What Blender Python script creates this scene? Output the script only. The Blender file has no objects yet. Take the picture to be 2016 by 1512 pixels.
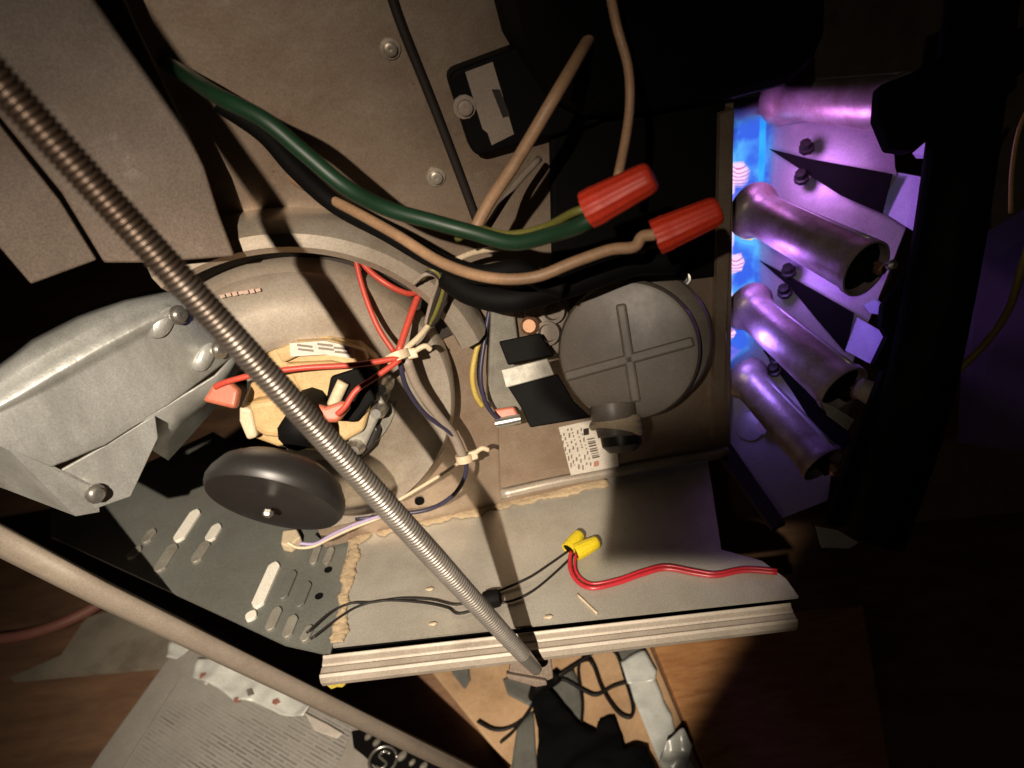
import bpy, bmesh, math, random
from mathutils import Vector, Matrix
random.seed(7)
S = bpy.context.scene
COL = S.collection

# ---------------------------------------------------------------- camera frame
F = 1450.0                       # focal length in pixels of the 2016 x 1512 photograph
CX, CY = 1008.0, 756.0
H = 0.71                         # camera height above the floor
g = Vector((0.109, 0.831, 0.545)).normalized()      # gravity in camera axes (right, down, forward)
_Z = -g
_f = Vector((0, 0, 1))
_Y = (_f - _f.dot(_Z) * _Z).normalized()
_X = _Y.cross(_Z)
def w(v):                        # camera axes -> world position
    v = Vector(v)
    return Vector((v.dot(_X), v.dot(_Y), v.dot(_Z) + H))
def wd(v):                       # camera axes -> world direction
    v = Vector(v)
    return Vector((v.dot(_X), v.dot(_Y), v.dot(_Z)))
CAMW = w((0, 0, 0))
def P(px, py, d):                # photo pixel at a distance along the view axis
    return w(((px - CX) / F * d, (py - CY) / F * d, d))
def ray(px, py):
    return wd(((px - CX) / F, (py - CY) / F, 1.0))
def on(plane, px, py, off=0.0):  # photo pixel on a plane (point, normal), raised by off
    p, n = plane
    p = p + n * off
    r = ray(px, py)
    return CAMW + r * ((p - CAMW).dot(n) / r.dot(n))
def pl3(a, b, c):
    n = (b - a).cross(c - a).normalized()
    if n.dot(CAMW - a) < 0: n = -n
    return (a, n)
UP = Vector((0, 0, 1))
FLOOR = (Vector((0, 0, 0)), UP)
DECK = (Vector((0, 0, H - 0.369)), UP)

cam = bpy.data.objects.new('camera', bpy.data.cameras.new('camera'))
COL.objects.link(cam)
cam.data.sensor_width = 36.0
cam.data.lens = F / 2016.0 * 36.0
cam.data.clip_start = 0.01
cam.data.clip_end = 50
r_, d_, f_ = wd((1, 0, 0)), wd((0, 1, 0)), wd((0, 0, 1))
cam.matrix_world = Matrix(((r_.x, -d_.x, -f_.x, CAMW.x), (r_.y, -d_.y, -f_.y, CAMW.y),
                           (r_.z, -d_.z, -f_.z, CAMW.z), (0, 0, 0, 1)))
cam.data.dof.use_dof = True
cam.data.dof.focus_distance = 0.43
cam.data.dof.aperture_fstop = 9.0
S.camera = cam

# ---------------------------------------------------------------- world, torch, exposure
wo = bpy.data.worlds.new('World'); S.world = wo; wo.use_nodes = True
bg = wo.node_tree.nodes['Background']
bg.inputs[0].default_value = (1.0, 0.75, 0.55, 1); bg.inputs[1].default_value = 0.002
S.view_settings.view_transform = 'Standard'
S.view_settings.look = 'None'
S.view_settings.exposure = 0.0
S.view_settings.gamma = 1.0
S.view_settings.use_curve_mapping = False
S.cycles.max_bounces = 6
S.cycles.use_denoising = True
S.cycles.sample_clamp_indirect = 3.0

LPOS = w((-0.127, 0.0, -0.35))
ld = bpy.data.lights.new('torch', 'SPOT')
ld.energy = 61.0
ld.color = (1.0, 0.86, 0.70)
ld.spot_size = math.radians(110)
ld.spot_blend = 0.2
ld.shadow_soft_size = 0.005
torch = bpy.data.objects.new('torch', ld); COL.objects.link(torch)
torch.matrix_world = Matrix.Translation(LPOS) @ cam.matrix_world.to_3x3().to_4x4()
# beam of the hand torch: round hot spot with soft edge, with a mask shaping a phone's shadow and a straight right cutoff into it
def beam_nodes(ld, fill=0.006):
    ld.use_nodes = True
    nt = ld.node_tree; N = nt.nodes; L = nt.links
    em = next(n for n in N if n.type == 'EMISSION')
    tc = N.new('ShaderNodeTexCoord'); sx = N.new('ShaderNodeSeparateXYZ'); L.new(tc.outputs['Normal'], sx.inputs[0])
    def mth(op, a, b=None):
        n = N.new('ShaderNodeMath'); n.operation = op
        for i, v in enumerate((a, b)):
            if v is None: continue
            if isinstance(v, (int, float)): n.inputs[i].default_value = v
            else: L.new(v, n.inputs[i])
        return n.outputs[0]
    def smooth(v, a, b):
        n = N.new('ShaderNodeMapRange'); n.interpolation_type = 'SMOOTHSTEP'
        n.inputs[1].default_value = a; n.inputs[2].default_value = b; L.new(v, n.inputs[0]); return n.outputs[0]
    tx = mth('MULTIPLY', mth('DIVIDE', sx.outputs[0], sx.outputs[2]), -1.0)
    ty = mth('DIVIDE', sx.outputs[1], sx.outputs[2])
    dx = mth('SUBTRACT', tx, 0.02); dy = mth('SUBTRACT', ty, 0.20)
    r2 = mth('ADD', mth('MULTIPLY', dx, dx), mth('MULTIPLY', dy, dy))
    q = mth('DIVIDE', r2, 0.31 ** 2)
    hot = mth('DIVIDE', 1.0, mth('ADD', 1.0, mth('POWER', q, 3.0)))
    up = mth('SUBTRACT', 1.0, smooth(ty, 0.0, 0.05))
    txe = mth('ADD', tx, mth('MULTIPLY', up, 0.040))
    s1 = mth('MULTIPLY', mth('MULTIPLY', smooth(txe, 0.2185, 0.2255), mth('SUBTRACT', 1.0, smooth(ty, 0.134, 0.147))), smooth(ty, -0.11, -0.03))
    s1 = mth('MULTIPLY', s1, mth('SUBTRACT', 0.995, mth('MULTIPLY', up, 0.36)))
    s2 = smooth(mth('ADD', tx, mth('MULTIPLY', mth('SUBTRACT', ty, 0.168), 0.65)), 0.345, 0.392)
    vis = mth('MULTIPLY', mth('SUBTRACT', 1.0, s1), mth('SUBTRACT', 1.0, s2))
    tot = mth('ADD', fill, mth('MULTIPLY', 1.0 - fill, mth('MULTIPLY', hot, vis)))
    L.new(tot, em.inputs['Strength'])
beam_nodes(ld)

# ---------------------------------------------------------------- materials
def mat(name, col, rough=0.6, metal=0.0, var=0.25, scale=25.0, grain=0.12, bump=0.0, bscale=400.0, tint=None, spec=0.5, stretch=None, coat=0.0, dirt=0.0):
    m = bpy.data.materials.new(name); m.use_nodes = True
    nt = m.node_tree; N = nt.nodes; L = nt.links
    b = N['Principled BSDF']
    b.inputs['Roughness'].default_value = rough
    b.inputs['Metallic'].default_value = metal
    b.inputs['Specular IOR Level'].default_value = spec
    b.inputs['Coat Weight'].default_value = coat
    tc = N.new('ShaderNodeTexCoord')
    src = tc.outputs['Object']
    if stretch:
        mp = N.new('ShaderNodeMapping'); mp.inputs['Scale'].default_value = stretch
        L.new(src, mp.inputs[0]); src = mp.outputs[0]
    n1 = N.new('ShaderNodeTexNoise'); n1.inputs['Scale'].default_value = scale; n1.inputs['Detail'].default_value = 6
    n1.inputs['Roughness'].default_value = 0.65
    L.new(src, n1.inputs['Vector'])
    rmp = N.new('ShaderNodeMapRange'); rmp.inputs[1].default_value = 0.3; rmp.inputs[2].default_value = 0.7
    L.new(n1.outputs['Fac'], rmp.inputs[0])
    mx = N.new('ShaderNodeMix'); mx.data_type = 'RGBA'
    t = tint or tuple(c * (1 - var) for c in col)
    mx.inputs[6].default_value = (*col, 1); mx.inputs[7].default_value = (*t, 1)
    L.new(rmp.outputs[0], mx.inputs[0])
    n2 = N.new('ShaderNodeTexNoise'); n2.inputs['Scale'].default_value = 900; n2.inputs['Detail'].default_value = 2
    L.new(tc.outputs['Object'], n2.inputs['Vector'])
    mr = N.new('ShaderNodeMapRange'); mr.inputs[1].default_value = 0.3; mr.inputs[2].default_value = 0.7
    mr.inputs[3].default_value = 1 - grain; mr.inputs[4].default_value = 1 + grain
    L.new(n2.outputs['Fac'], mr.inputs[0])
    vm = N.new('ShaderNodeVectorMath'); vm.operation = 'SCALE'
    cur = mx.outputs[2]
    if dirt:
        for (sc_, lo, hi, amt, dc, st_) in ((9.0, 0.50, 0.72, dirt, (0.10, 0.06, 0.035), None), (170.0, 0.66, 0.72, dirt * 0.9, (0.05, 0.035, 0.025), None), (60.0, 0.60, 0.70, dirt * 0.15, (0.75, 0.70, 0.60), (1.0, 0.06, 1.0)), (34.0, 0.60, 0.74, dirt * 0.7, (0.13, 0.07, 0.035), (0.25, 1.0, 1.0))):
            nd = N.new('ShaderNodeTexNoise'); nd.inputs['Scale'].default_value = sc_; nd.inputs['Detail'].default_value = 7; nd.inputs['Roughness'].default_value = 0.7
            if st_:
                mq = N.new('ShaderNodeMapping'); mq.inputs['Scale'].default_value = st_; mq.inputs['Rotation'].default_value = (0.3, 0.2, 0.5)
                L.new(tc.outputs['Object'], mq.inputs[0]); L.new(mq.outputs[0], nd.inputs['Vector'])
            else:
                L.new(tc.outputs['Object'], nd.inputs['Vector'])
            mm = N.new('ShaderNodeMapRange'); mm.inputs[1].default_value = lo; mm.inputs[2].default_value = hi; mm.inputs[4].default_value = amt
            L.new(nd.outputs['Fac'], mm.inputs[0])
            mz = N.new('ShaderNodeMix'); mz.data_type = 'RGBA'; L.new(mm.outputs[0], mz.inputs[0]); L.new(cur, mz.inputs[6]); mz.inputs[7].default_value = (*dc, 1)
            cur = mz.outputs[2]
    L.new(cur, vm.inputs[0]); L.new(mr.outputs[0], vm.inputs['Scale'])
    L.new(vm.outputs[0], b.inputs['Base Color'])
    rr = N.new('ShaderNodeMapRange'); rr.inputs[3].default_value = max(0.05, rough - 0.1); rr.inputs[4].default_value = min(1, rough + 0.12)
    L.new(n1.outputs['Fac'], rr.inputs[0]); L.new(rr.outputs[0], b.inputs['Roughness'])
    if bump:
        n3 = N.new('ShaderNodeTexNoise'); n3.inputs['Scale'].default_value = bscale; n3.inputs['Detail'].default_value = 4
        L.new(src, n3.inputs['Vector'])
        bp = N.new('ShaderNodeBump'); bp.inputs['Strength'].default_value = bump; bp.inputs['Distance'].default_value = 0.002
        L.new(n3.outputs['Fac'], bp.inputs['Height']); L.new(bp.outputs[0], b.inputs['Normal'])
    return m
def glow(name, c1, c2, strength, scale=60, stops=(0.35, 0.65), stripes=0):
    """burning gas: glows strongest in its core and thins out to nothing at its rim"""
    m = bpy.data.materials.new(name); m.use_nodes = True
    nt = m.node_tree; N = nt.nodes; L = nt.links; N.clear()
    o = N.new('ShaderNodeOutputMaterial'); e = N.new('ShaderNodeEmission'); tr = N.new('ShaderNodeBsdfTransparent'); mx = N.new('ShaderNodeMixShader')
    at = N.new('ShaderNodeAttribute'); at.attribute_name = 'core'
    tc = N.new('ShaderNodeTexCoord')
    cr = N.new('ShaderNodeValToRGB')
    cr.color_ramp.elements[0].position = stops[0]; cr.color_ramp.elements[0].color = (*c1, 1)
    cr.color_ramp.elements[1].position = stops[1]; cr.color_ramp.elements[1].color = (*c2, 1)
    if stripes:
        n = N.new('ShaderNodeTexWave'); n.bands_direction = 'Z'; n.inputs['Scale'].default_value = stripes; n.inputs['Distortion'].default_value = 2.2
    else:
        n = N.new('ShaderNodeTexNoise'); n.inputs['Scale'].default_value = scale; n.inputs['Detail'].default_value = 3
    L.new(tc.outputs['Object'], n.inputs[0]); L.new(n.outputs['Fac'], cr.inputs[0]); L.new(cr.outputs[0], e.inputs[0])
    e.inputs[1].default_value = strength
    L.new(at.outputs['Fac'], mx.inputs[0]); L.new(tr.outputs[0], mx.inputs[1]); L.new(e.outputs[0], mx.inputs[2])
    L.new(mx.outputs[0], o.inputs[0])
    return m
M = dict(
    wall=mat('wall_paint', (0.36, 0.285, 0.215), 0.42, 0.4, 0.3, 14, bump=0.15, bscale=60, tint=(0.23, 0.155, 0.105), dirt=0.55),
    post=mat('post_paint', (0.155, 0.112, 0.082), 0.6, 0.0, 0.3, 20, grain=0.25, dirt=0.5),
    rail=mat('rail_paint', (0.25, 0.205, 0.16), 0.6, 0, 0.25, 20, dirt=0.45),
    beige=mat('beige_paint', (0.42, 0.36, 0.29), 0.5, 0.1, 0.25, 18, dirt=0.4),
    deck=mat('deck_steel', (0.50, 0.475, 0.41), 0.4, 0.4, 0.2, 12, bump=0.12, bscale=50, tint=(0.36, 0.33, 0.27), dirt=0.4),
    slot=mat('slotted_steel', (0.165, 0.17, 0.15), 0.5, 0.2, 0.25, 20, bump=0.1, dirt=0.35),
    galv=mat('galvanised', (0.62, 0.63, 0.60), 0.38, 0.5, 0.25, 40, bump=0.2, bscale=120, tint=(0.36, 0.36, 0.33), stretch=(1, 1, 0.4), dirt=0.3),
    steel=mat('bright_steel', (0.62, 0.60, 0.55), 0.3, 0.9, 0.2, 60),
    rod=mat('rod_steel', (0.46, 0.42, 0.37), 0.36, 0.7, 0.3, 30),
    house=mat('fan_steel', (0.55, 0.49, 0.41), 0.36, 0.5, 0.3, 16, bump=0.15, bscale=50, tint=(0.32, 0.25, 0.18), dirt=0.45),
    cream=mat('cream_plastic', (0.55, 0.40, 0.20), 0.5, 0.0, 0.35, 45, tint=(0.38, 0.24, 0.10), dirt=0.5),
    page=mat('panel_paint', (0.38, 0.355, 0.31), 0.7, 0, 0.2, 25, dirt=0.4),
    faded=mat('faded_print', (0.62, 0.44, 0.35), 0.7),
    paper=mat('paper_label', (0.62, 0.56, 0.48), 0.8, 0, 0.15, 60),
    ink=mat('ink', (0.09, 0.06, 0.05), 0.8),
    dim=mat('worn_ink', (0.20, 0.16, 0.13), 0.8),
    rust=mat('red_print', (0.45, 0.22, 0.16), 0.8),
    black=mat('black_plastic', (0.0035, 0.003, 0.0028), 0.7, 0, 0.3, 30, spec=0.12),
    black2=mat('black_enamel', (0.018, 0.017, 0.016), 0.42, 0, 0.2, 30, dirt=0.15),
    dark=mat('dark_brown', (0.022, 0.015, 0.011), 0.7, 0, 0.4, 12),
    green=mat('green_insulation', (0.010, 0.042, 0.018), 0.45, 0, 0.3, 60),
    olive=mat('olive_insulation', (0.16, 0.15, 0.03), 0.5),
    tan=mat('tan_insulation', (0.42, 0.25, 0.14), 0.5, 0, 0.3, 50, dirt=0.35),
    red=mat('red_insulation', (0.50, 0.06, 0.035), 0.45),
    crimson=mat('crimson_insulation', (0.45, 0.025, 0.035), 0.3),
    flag=mat('flag_terminal', (0.48, 0.13, 0.07), 0.45, 0, 0.3, 90),
    nut=mat('red_plastic', (0.55, 0.035, 0.012), 0.5, 0, 0.2, 80, dirt=0.25),
    yellow=mat('yellow_plastic', (0.72, 0.55, 0.02), 0.4),
    foam=mat('yellow_foam', (0.55, 0.42, 0.05), 0.9, 0, 0.4, 120, bump=0.8, bscale=300),
    ywire=mat('yellow_wire', (0.50, 0.36, 0.08), 0.5),
    cwire=mat('cream_wire', (0.62, 0.50, 0.34), 0.5),
    blue=mat('navy_wire', (0.035, 0.03, 0.06), 0.45),
    lilac=mat('lilac_wire', (0.35, 0.28, 0.45), 0.5),
    loom=mat('grey_loom', (0.30, 0.24, 0.19), 0.55),
    pink=mat('pink_cable', (0.40, 0.16, 0.12), 0.5),
    grey=mat('grey_plastic', (0.20, 0.17, 0.14), 0.42, 0, 0.2, 60, dirt=0.35),
    brass=mat('copper_fitting', (0.45, 0.25, 0.15), 0.35, 0.8),
    white=mat('bright_white', (0.80, 0.76, 0.66), 0.45),
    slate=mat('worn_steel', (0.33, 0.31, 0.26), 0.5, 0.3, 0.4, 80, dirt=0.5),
    caulk=mat('tan_caulk', (0.48, 0.36, 0.22), 0.9, 0, 0.4, 60, bump=0.8, bscale=220),
    floorw=mat('floor_wood', (0.30, 0.17, 0.095), 0.7, 0, 0.4, 9, bump=0.3, bscale=40, tint=(0.15, 0.08, 0.045), stretch=(1, 4, 1), dirt=0.5),
    plank=mat('plank_wood', (0.62, 0.31, 0.12), 0.6, 0, 0.4, 30, bump=0.4, bscale=60, tint=(0.36, 0.15, 0.055), stretch=(1, 4.5, 1)),
    board=mat('tan_board', (0.66, 0.44, 0.25), 0.8, 0, 0.3, 22, bump=0.25, bscale=120, tint=(0.48, 0.29, 0.15), dirt=0.5),
    card=mat('grey_card', (0.34, 0.30, 0.23), 0.85, 0, 0.35, 18, bump=0.2, bscale=60, dirt=0.5),
    bwire=mat('black_wire', (0.012, 0.010, 0.009), 0.5, spec=0.3),
    patch=mat('grey_patch', (0.22, 0.22, 0.19), 0.5, 0.2, 0.4, 30),
    foil=mat('foil_tape', (0.85, 0.87, 0.80), 0.30, 0.15, 0.2, 30, bump=0.5, bscale=70),
    cloth=mat('black_cloth', (0.003, 0.003, 0.003), 0.95, 0, 0.3, 60, spec=0.1),
    burner=mat('burner_steel', (0.52, 0.44, 0.44), 0.42, 0.5, 0.45, 55, tint=(0.26, 0.17, 0.15), bump=0.15, bscale=150, dirt=0.5),
    bplate=mat('burner_plate', (0.50, 0.46, 0.48), 0.42, 0.55, 0.25, 22, bump=0.1, bscale=60, dirt=0.35),
    bplate2=mat('lit_lavender', (0.66, 0.68, 0.95), 0.6, 0.0, 0.15, 60),
    dark_plate=mat('added_plate_steel', (0.055, 0.047, 0.055), 0.6, 0.2, 0.4, 20),
    side=mat('insulation', (0.13, 0.095, 0.07), 0.95, 0, 0.5, 30, bump=0.8, bscale=60),
)
M['flame'] = glow('flame_blue', (0.04, 0.12, 0.75), (0.10, 0.46, 1.0), 1.15, 38, (0.4, 0.6))
M['cyan'] = glow('flame_cyan', (0.02, 0.30, 1.0), (0.05, 0.50, 1.0), 1.2, 30)
M['flame2'] = glow('flame_violet', (0.10, 0.16, 0.95), (0.50, 0.26, 1.0), 0.9, 55)
M['hot'] = glow('flame_gold', (1.0, 0.45, 0.08), (1.0, 0.75, 0.2), 1.0, 80)
M['grid'] = glow('flame_grid', (0.62, 0.18, 0.42), (0.95, 0.66, 1.0), 1.15, stops=(0.08, 0.30), stripes=105)
M['pale'] = glow('flame_pale', (0.45, 0.42, 1.0), (0.95, 0.72, 1.0), 1.3, 60)
def text_mat(name, base, dark, freq, angle):
    """printed page: rows of small type broken into words"""
    m = mat(name, base, 0.7, 0, 0.2, 25)
    nt = m.node_tree; N = nt.nodes; L = nt.links; b = N['Principled BSDF']
    tc = N.new('ShaderNodeTexCoord'); mp = N.new('ShaderNodeMapping'); mp.inputs['Rotation'].default_value = (0, 0, angle)
    L.new(tc.outputs['Object'], mp.inputs[0])
    br = N.new('ShaderNodeTexBrick'); br.inputs['Scale'].default_value = freq
    br.inputs['Mortar Size'].default_value = 0.09; br.inputs['Brick Width'].default_value = 1.7; br.inputs['Row Height'].default_value = 0.24
    br.inputs['Color1'].default_value = (1, 1, 1, 1); br.inputs['Color2'].default_value = (0.2, 0.2, 0.2, 1); br.inputs['Mortar'].default_value = (0, 0, 0, 1)
    L.new(mp.outputs[0], br.inputs[0])
    nz = N.new('ShaderNodeTexNoise'); nz.inputs['Scale'].default_value = 14
    L.new(mp.outputs[0], nz.inputs['Vector'])
    th = N.new('ShaderNodeMapRange'); th.inputs[1].default_value = 0.38; th.inputs[2].default_value = 0.6
    L.new(nz.outputs['Fac'], th.inputs[0])
    ml = N.new('ShaderNodeMath'); ml.operation = 'MULTIPLY'
    L.new(br.outputs['Color'], ml.inputs[0]); L.new(th.outputs[0], ml.inputs[1])
    mx = N.new('ShaderNodeMix'); mx.data_type = 'RGBA'
    old = b.inputs['Base Color'].links[0].from_socket
    L.new(ml.outputs[0], mx.inputs[0]); L.new(old, mx.inputs[6]); mx.inputs[7].default_value = (*dark, 1)
    L.new(mx.outputs[2], b.inputs['Base Color'])
    return m
PD = (Vector((0, 0, 0.03)), UP)
_t = on(PD, 700, 1425) - on(PD, 398, 1262)
M['text'] = text_mat('printed_page', (0.38, 0.36, 0.32), (0.10, 0.085, 0.07), 62, -math.atan2(_t.y, _t.x))

# ---------------------------------------------------------------- object helpers
ORG = {}
def link(name, verts, faces, m, parent=None, smooth=False, bevel=0.0, sub=0):
    verts = [Vector(v) for v in verts]
    if parent is None:
        xs = [v.x for v in verts]; ys = [v.y for v in verts]; zs = [v.z for v in verts]
        org = Vector(((min(xs) + max(xs)) / 2, (min(ys) + max(ys)) / 2, min(zs)))
    else:
        org = ORG[parent.name]
    me = bpy.data.meshes.new(name)
    me.from_pydata([v - org for v in verts], [], faces)
    bm = bmesh.new(); bm.from_mesh(me); bmesh.ops.recalc_face_normals(bm, faces=bm.faces); bm.to_mesh(me); bm.free()
    if smooth: me.polygons.foreach_set('use_smooth', [True] * len(me.polygons))
    me.materials.append(M[m] if isinstance(m, str) else m)
    o = bpy.data.objects.new(name, me); COL.objects.link(o)
    if parent is None: o.location = org
    else: o.parent = parent
    ORG[o.name] = org
    if bevel:
        md = o.modifiers.new('bevel', 'BEVEL'); md.width = bevel; md.segments = 3; md.limit_method = 'ANGLE'; md.angle_limit = math.radians(35)
        md.harden_normals = False
    if sub:
        md = o.modifiers.new('sub', 'SUBSURF'); md.levels = sub; md.render_levels = sub
    return o
def tag(o, label, cat, group=None, kind=None):
    o['label'] = label
    if cat: o['category'] = cat
    if group: o['group'] = group
    if kind: o['kind'] = kind
    return o
def thing(name, label, cat, loc, group=None):
    o = bpy.data.objects.new(name, None); COL.objects.link(o)
    o.empty_display_size = 0.01
    o.location = loc; ORG[o.name] = Vector(loc)
    return tag(o, label, cat, group)
def prism(name, pts, thick, m, parent=None, n=None, bevel=0.0, smooth=False, sub=0):
    """polygon extruded by thick against n (default: its own normal turned to the camera)"""
    pts = [Vector(p) for p in pts]
    if n is None:
        nn = Vector((0, 0, 0))
        for i in range(len(pts)):
            a, b = pts[i], pts[(i + 1) % len(pts)]
            nn += a.cross(b)
        n = nn.normalized()
        if n.dot(CAMW - pts[0]) < 0: n = -n
    k = len(pts)
    vs = pts + [p - n * thick for p in pts]
    fs = [tuple(range(k)), tuple(range(2 * k - 1, k - 1, -1))]
    fs += [(i, (i + 1) % k, k + (i + 1) % k, k + i) for i in range(k)]
    return link(name, vs, fs, m, parent, smooth, bevel, sub)
def spline(pts, step=6):
    pts = [Vector(p) for p in pts]
    if len(pts) < 3:
        return [pts[0].lerp(pts[-1], i / step) for i in range(step + 1)]
    P_ = [pts[0] * 2 - pts[1]] + pts + [pts[-1] * 2 - pts[-2]]
    out = []
    for i in range(1, len(P_) - 2):
        a, b, c, d = P_[i - 1:i + 3]
        for s in range(step):
            t = s / step
            out.append(0.5 * ((2 * b) + (c - a) * t + (2 * a - 5 * b + 4 * c - d) * t * t + (3 * b - a - 3 * c + d) * t ** 3))
    out.append(pts[-1]); return out
def tubeverts(path, rad, seg=10):
    n = len(path)
    vs, fs = [], []
    t0 = (path[1] - path[0]).normalized()
    u = t0.orthogonal().normalized()
    for i, p in enumerate(path):
        t = (path[min(i + 1, n - 1)] - path[max(i - 1, 0)]).normalized()
        u = (u - t * u.dot(t)).normalized(); v = t.cross(u)
        r = rad[i] if isinstance(rad, list) else rad
        for k in range(seg):
            a = 2 * math.pi * k / seg
            vs.append(p + (u * math.cos(a) + v * math.sin(a)) * r)
    for i in range(n - 1):
        for k in range(seg):
            fs.append((i * seg + k, i * seg + (k + 1) % seg, (i + 1) * seg + (k + 1) % seg, (i + 1) * seg + k))
    fs.append(tuple(range(seg))[::-1]); fs.append(tuple(range((n - 1) * seg, n * seg)))
    return vs, fs
def tube(name, pts, rad, m, parent=None, step=6, seg=10, straight=False):
    path = [Vector(p) for p in pts] if straight else spline(pts, step)
    if isinstance(rad, tuple):
        k = len(path) - 1
        rad = [rad[0] + (rad[1] - rad[0]) * i / k for i in range(k + 1)]
    vs, fs = tubeverts(path, rad, seg)
    return link(name, vs, fs, m, parent, True)
def wire(name, pts, px, m, label, cat='wire', group=None, parent=None, step=6, jitter=0.0):
    """wire through (pixel x, pixel y, depth) points, px wide in the photo at its mean depth"""
    pts = [p if isinstance(p, Vector) else P(*p) for p in pts]
    dm = sum((p - CAMW).dot(f_) for p in pts) / len(pts)
    if jitter: pts = [p + Vector([random.uniform(-jitter, jitter) for _ in range(3)]) for p in pts]
    o = tube(name, pts, px * dm / F / 2, m, parent, step)
    if parent is None: tag(o, label, cat, group)
    return o
def lathe(name, c, axis, prof, m, parent=None, seg=36, arc=(0, 2 * math.pi), ref=None, squash=1.0, bevel=0.0, flute=0, fl=0.0):
    """profile of (radius, height along axis) turned round the axis"""
    axis = axis.normalized()
    u = (ref - axis * ref.dot(axis)).normalized() if ref else axis.orthogonal().normalized()
    v = axis.cross(u)
    full = abs(arc[1] - arc[0] - 2 * math.pi) < 1e-6
    ns = seg if full else seg + 1
    vs, fs = [], []
    for (r, h) in prof:
        for k in range(ns):
            a = arc[0] + (arc[1] - arc[0]) * k / seg
            rr = r * (1 + fl * (0.5 + 0.5 * math.cos(a * flute))) if flute else r
            vs.append(c + (u * math.cos(a) + v * math.sin(a) * squash) * rr + axis * h)
    for i in range(len(prof) - 1):
        for k in range(seg):
            k2 = (k + 1) % ns
            fs.append((i * ns + k, i * ns + k2, (i + 1) * ns + k2, (i + 1) * ns + k))
    if full:
        if prof[0][0] > 1e-5: fs.append(tuple(range(ns))[::-1])
        if prof[-1][0] > 1e-5: fs.append(tuple(range((len(prof) - 1) * ns, len(prof) * ns)))
    o = link(name, vs, fs, m, parent, True, bevel)
    md = o.modifiers.new('split', 'EDGE_SPLIT'); md.split_angle = math.radians(40)
    return o
def obox(name, c, ax, size, m, parent=None, bevel=0.001):
    """box centred on c with axes ax (three vectors) and full sizes"""
    X, Y, Z = [a.normalized() for a in ax]
    vs = []
    for sx in (-1, 1):
        for sy in (-1, 1):
            for sz in (-1, 1):
                vs.append(c + X * sx * size[0] / 2 + Y * sy * size[1] / 2 + Z * sz * size[2] / 2)
    fs = [(0, 1, 3, 2), (4, 6, 7, 5), (0, 4, 5, 1), (2, 3, 7, 6), (0, 2, 6, 4), (1, 5, 7, 3)]
    return link(name, vs, fs, m, parent, False, bevel)
def screw(c, n, r, parent, m='steel', name='screw'):
    """hex washer head"""
    o = lathe(name, c, n, [(r * 1.5, -r * 0.2), (r * 1.5, r * 0.25), (r, r * 0.3), (r * 0.95, r * 1.0), (r * 0.6, r * 1.15), (0, r * 1.0)], m, parent, seg=12)
    return o
def crumple(name, pts, m, amp, parent=None, thick=0.0015, cuts=4, seed=1, n=UP):
    """thin sheet with a wavy surface"""
    bm = bmesh.new()
    f = bm.faces.new([bm.verts.new(p) for p in pts])
    bmesh.ops.triangulate(bm, faces=[f])
    for _ in range(cuts):
        bmesh.ops.subdivide_edges(bm, edges=bm.edges[:], cuts=1, use_grid_fill=True)
    rnd = random.Random(seed)
    from mathutils import noise
    for v in bm.verts:
        q = v.co * 28 + Vector((seed * 3.1, 0, 0))
        v.co += n * (0.5 + 0.5 * noise.noise(q) + 0.3 * noise.noise(q * 2.7)) * amp
    vs = [v.co.copy() for v in bm.verts]; bm.verts.index_update()
    fs = [tuple(v.index for v in f.verts) for f in bm.faces]; bm.free()
    o = link(name, vs, fs, m, parent, True)
    md = o.modifiers.new('solid', 'SOLIDIFY'); md.thickness = thick; md.offset = -1
    return o

# ================================================================ SETTING
def struct(o): o['kind'] = 'structure'; return o
fl = struct(prism('floor', [Vector((-1.6, -1.2, 0)), Vector((1.6, -1.2, 0)), Vector((1.6, 2.2, 0)), Vector((-1.6, 2.2, 0))], 0.05, 'floorw', n=UP))
A, B = on(DECK, 690, 1062), on(DECK, 1450, 888)
WN = (B - A).cross(UP).normalized()
if WN.dot(CAMW - A) < 0: WN = -WN
WALL = (A, WN)
WX = (B - A).normalized()

# ---- furnace cabinet: panels that are one welded body
cab = thing('furnace_cabinet', 'open steel furnace cabinet with beige back panel, grey deck and ribbed front rail', 'furnace', Vector((A.x, A.y, 0)))
prism('back_panel', [on(WALL, x, y) for x, y in ((640, 1078), (1437, 880), (1444, 200), (1446, -90), (120, -90), (380, 440), (470, 640))], 0.003, 'wall', cab, n=WN)
dk = prism('deck', [on(DECK, x, y) for x, y in ((688, 1056), (1392, 897), (1420, 1082), (1500, 1104), (1548, 1140), (1572, 1174), (655, 1272))], 0.002, 'deck', cab, n=UP)
sp = prism('slotted_plate', [on(DECK, x, y, -0.004) for x, y in ((100, 1000), (420, 850), (720, 1030), (650, 1288), (560, 1268), (420, 1203), (100, 1056))], 0.002, 'slot', cab, n=UP)
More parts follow.
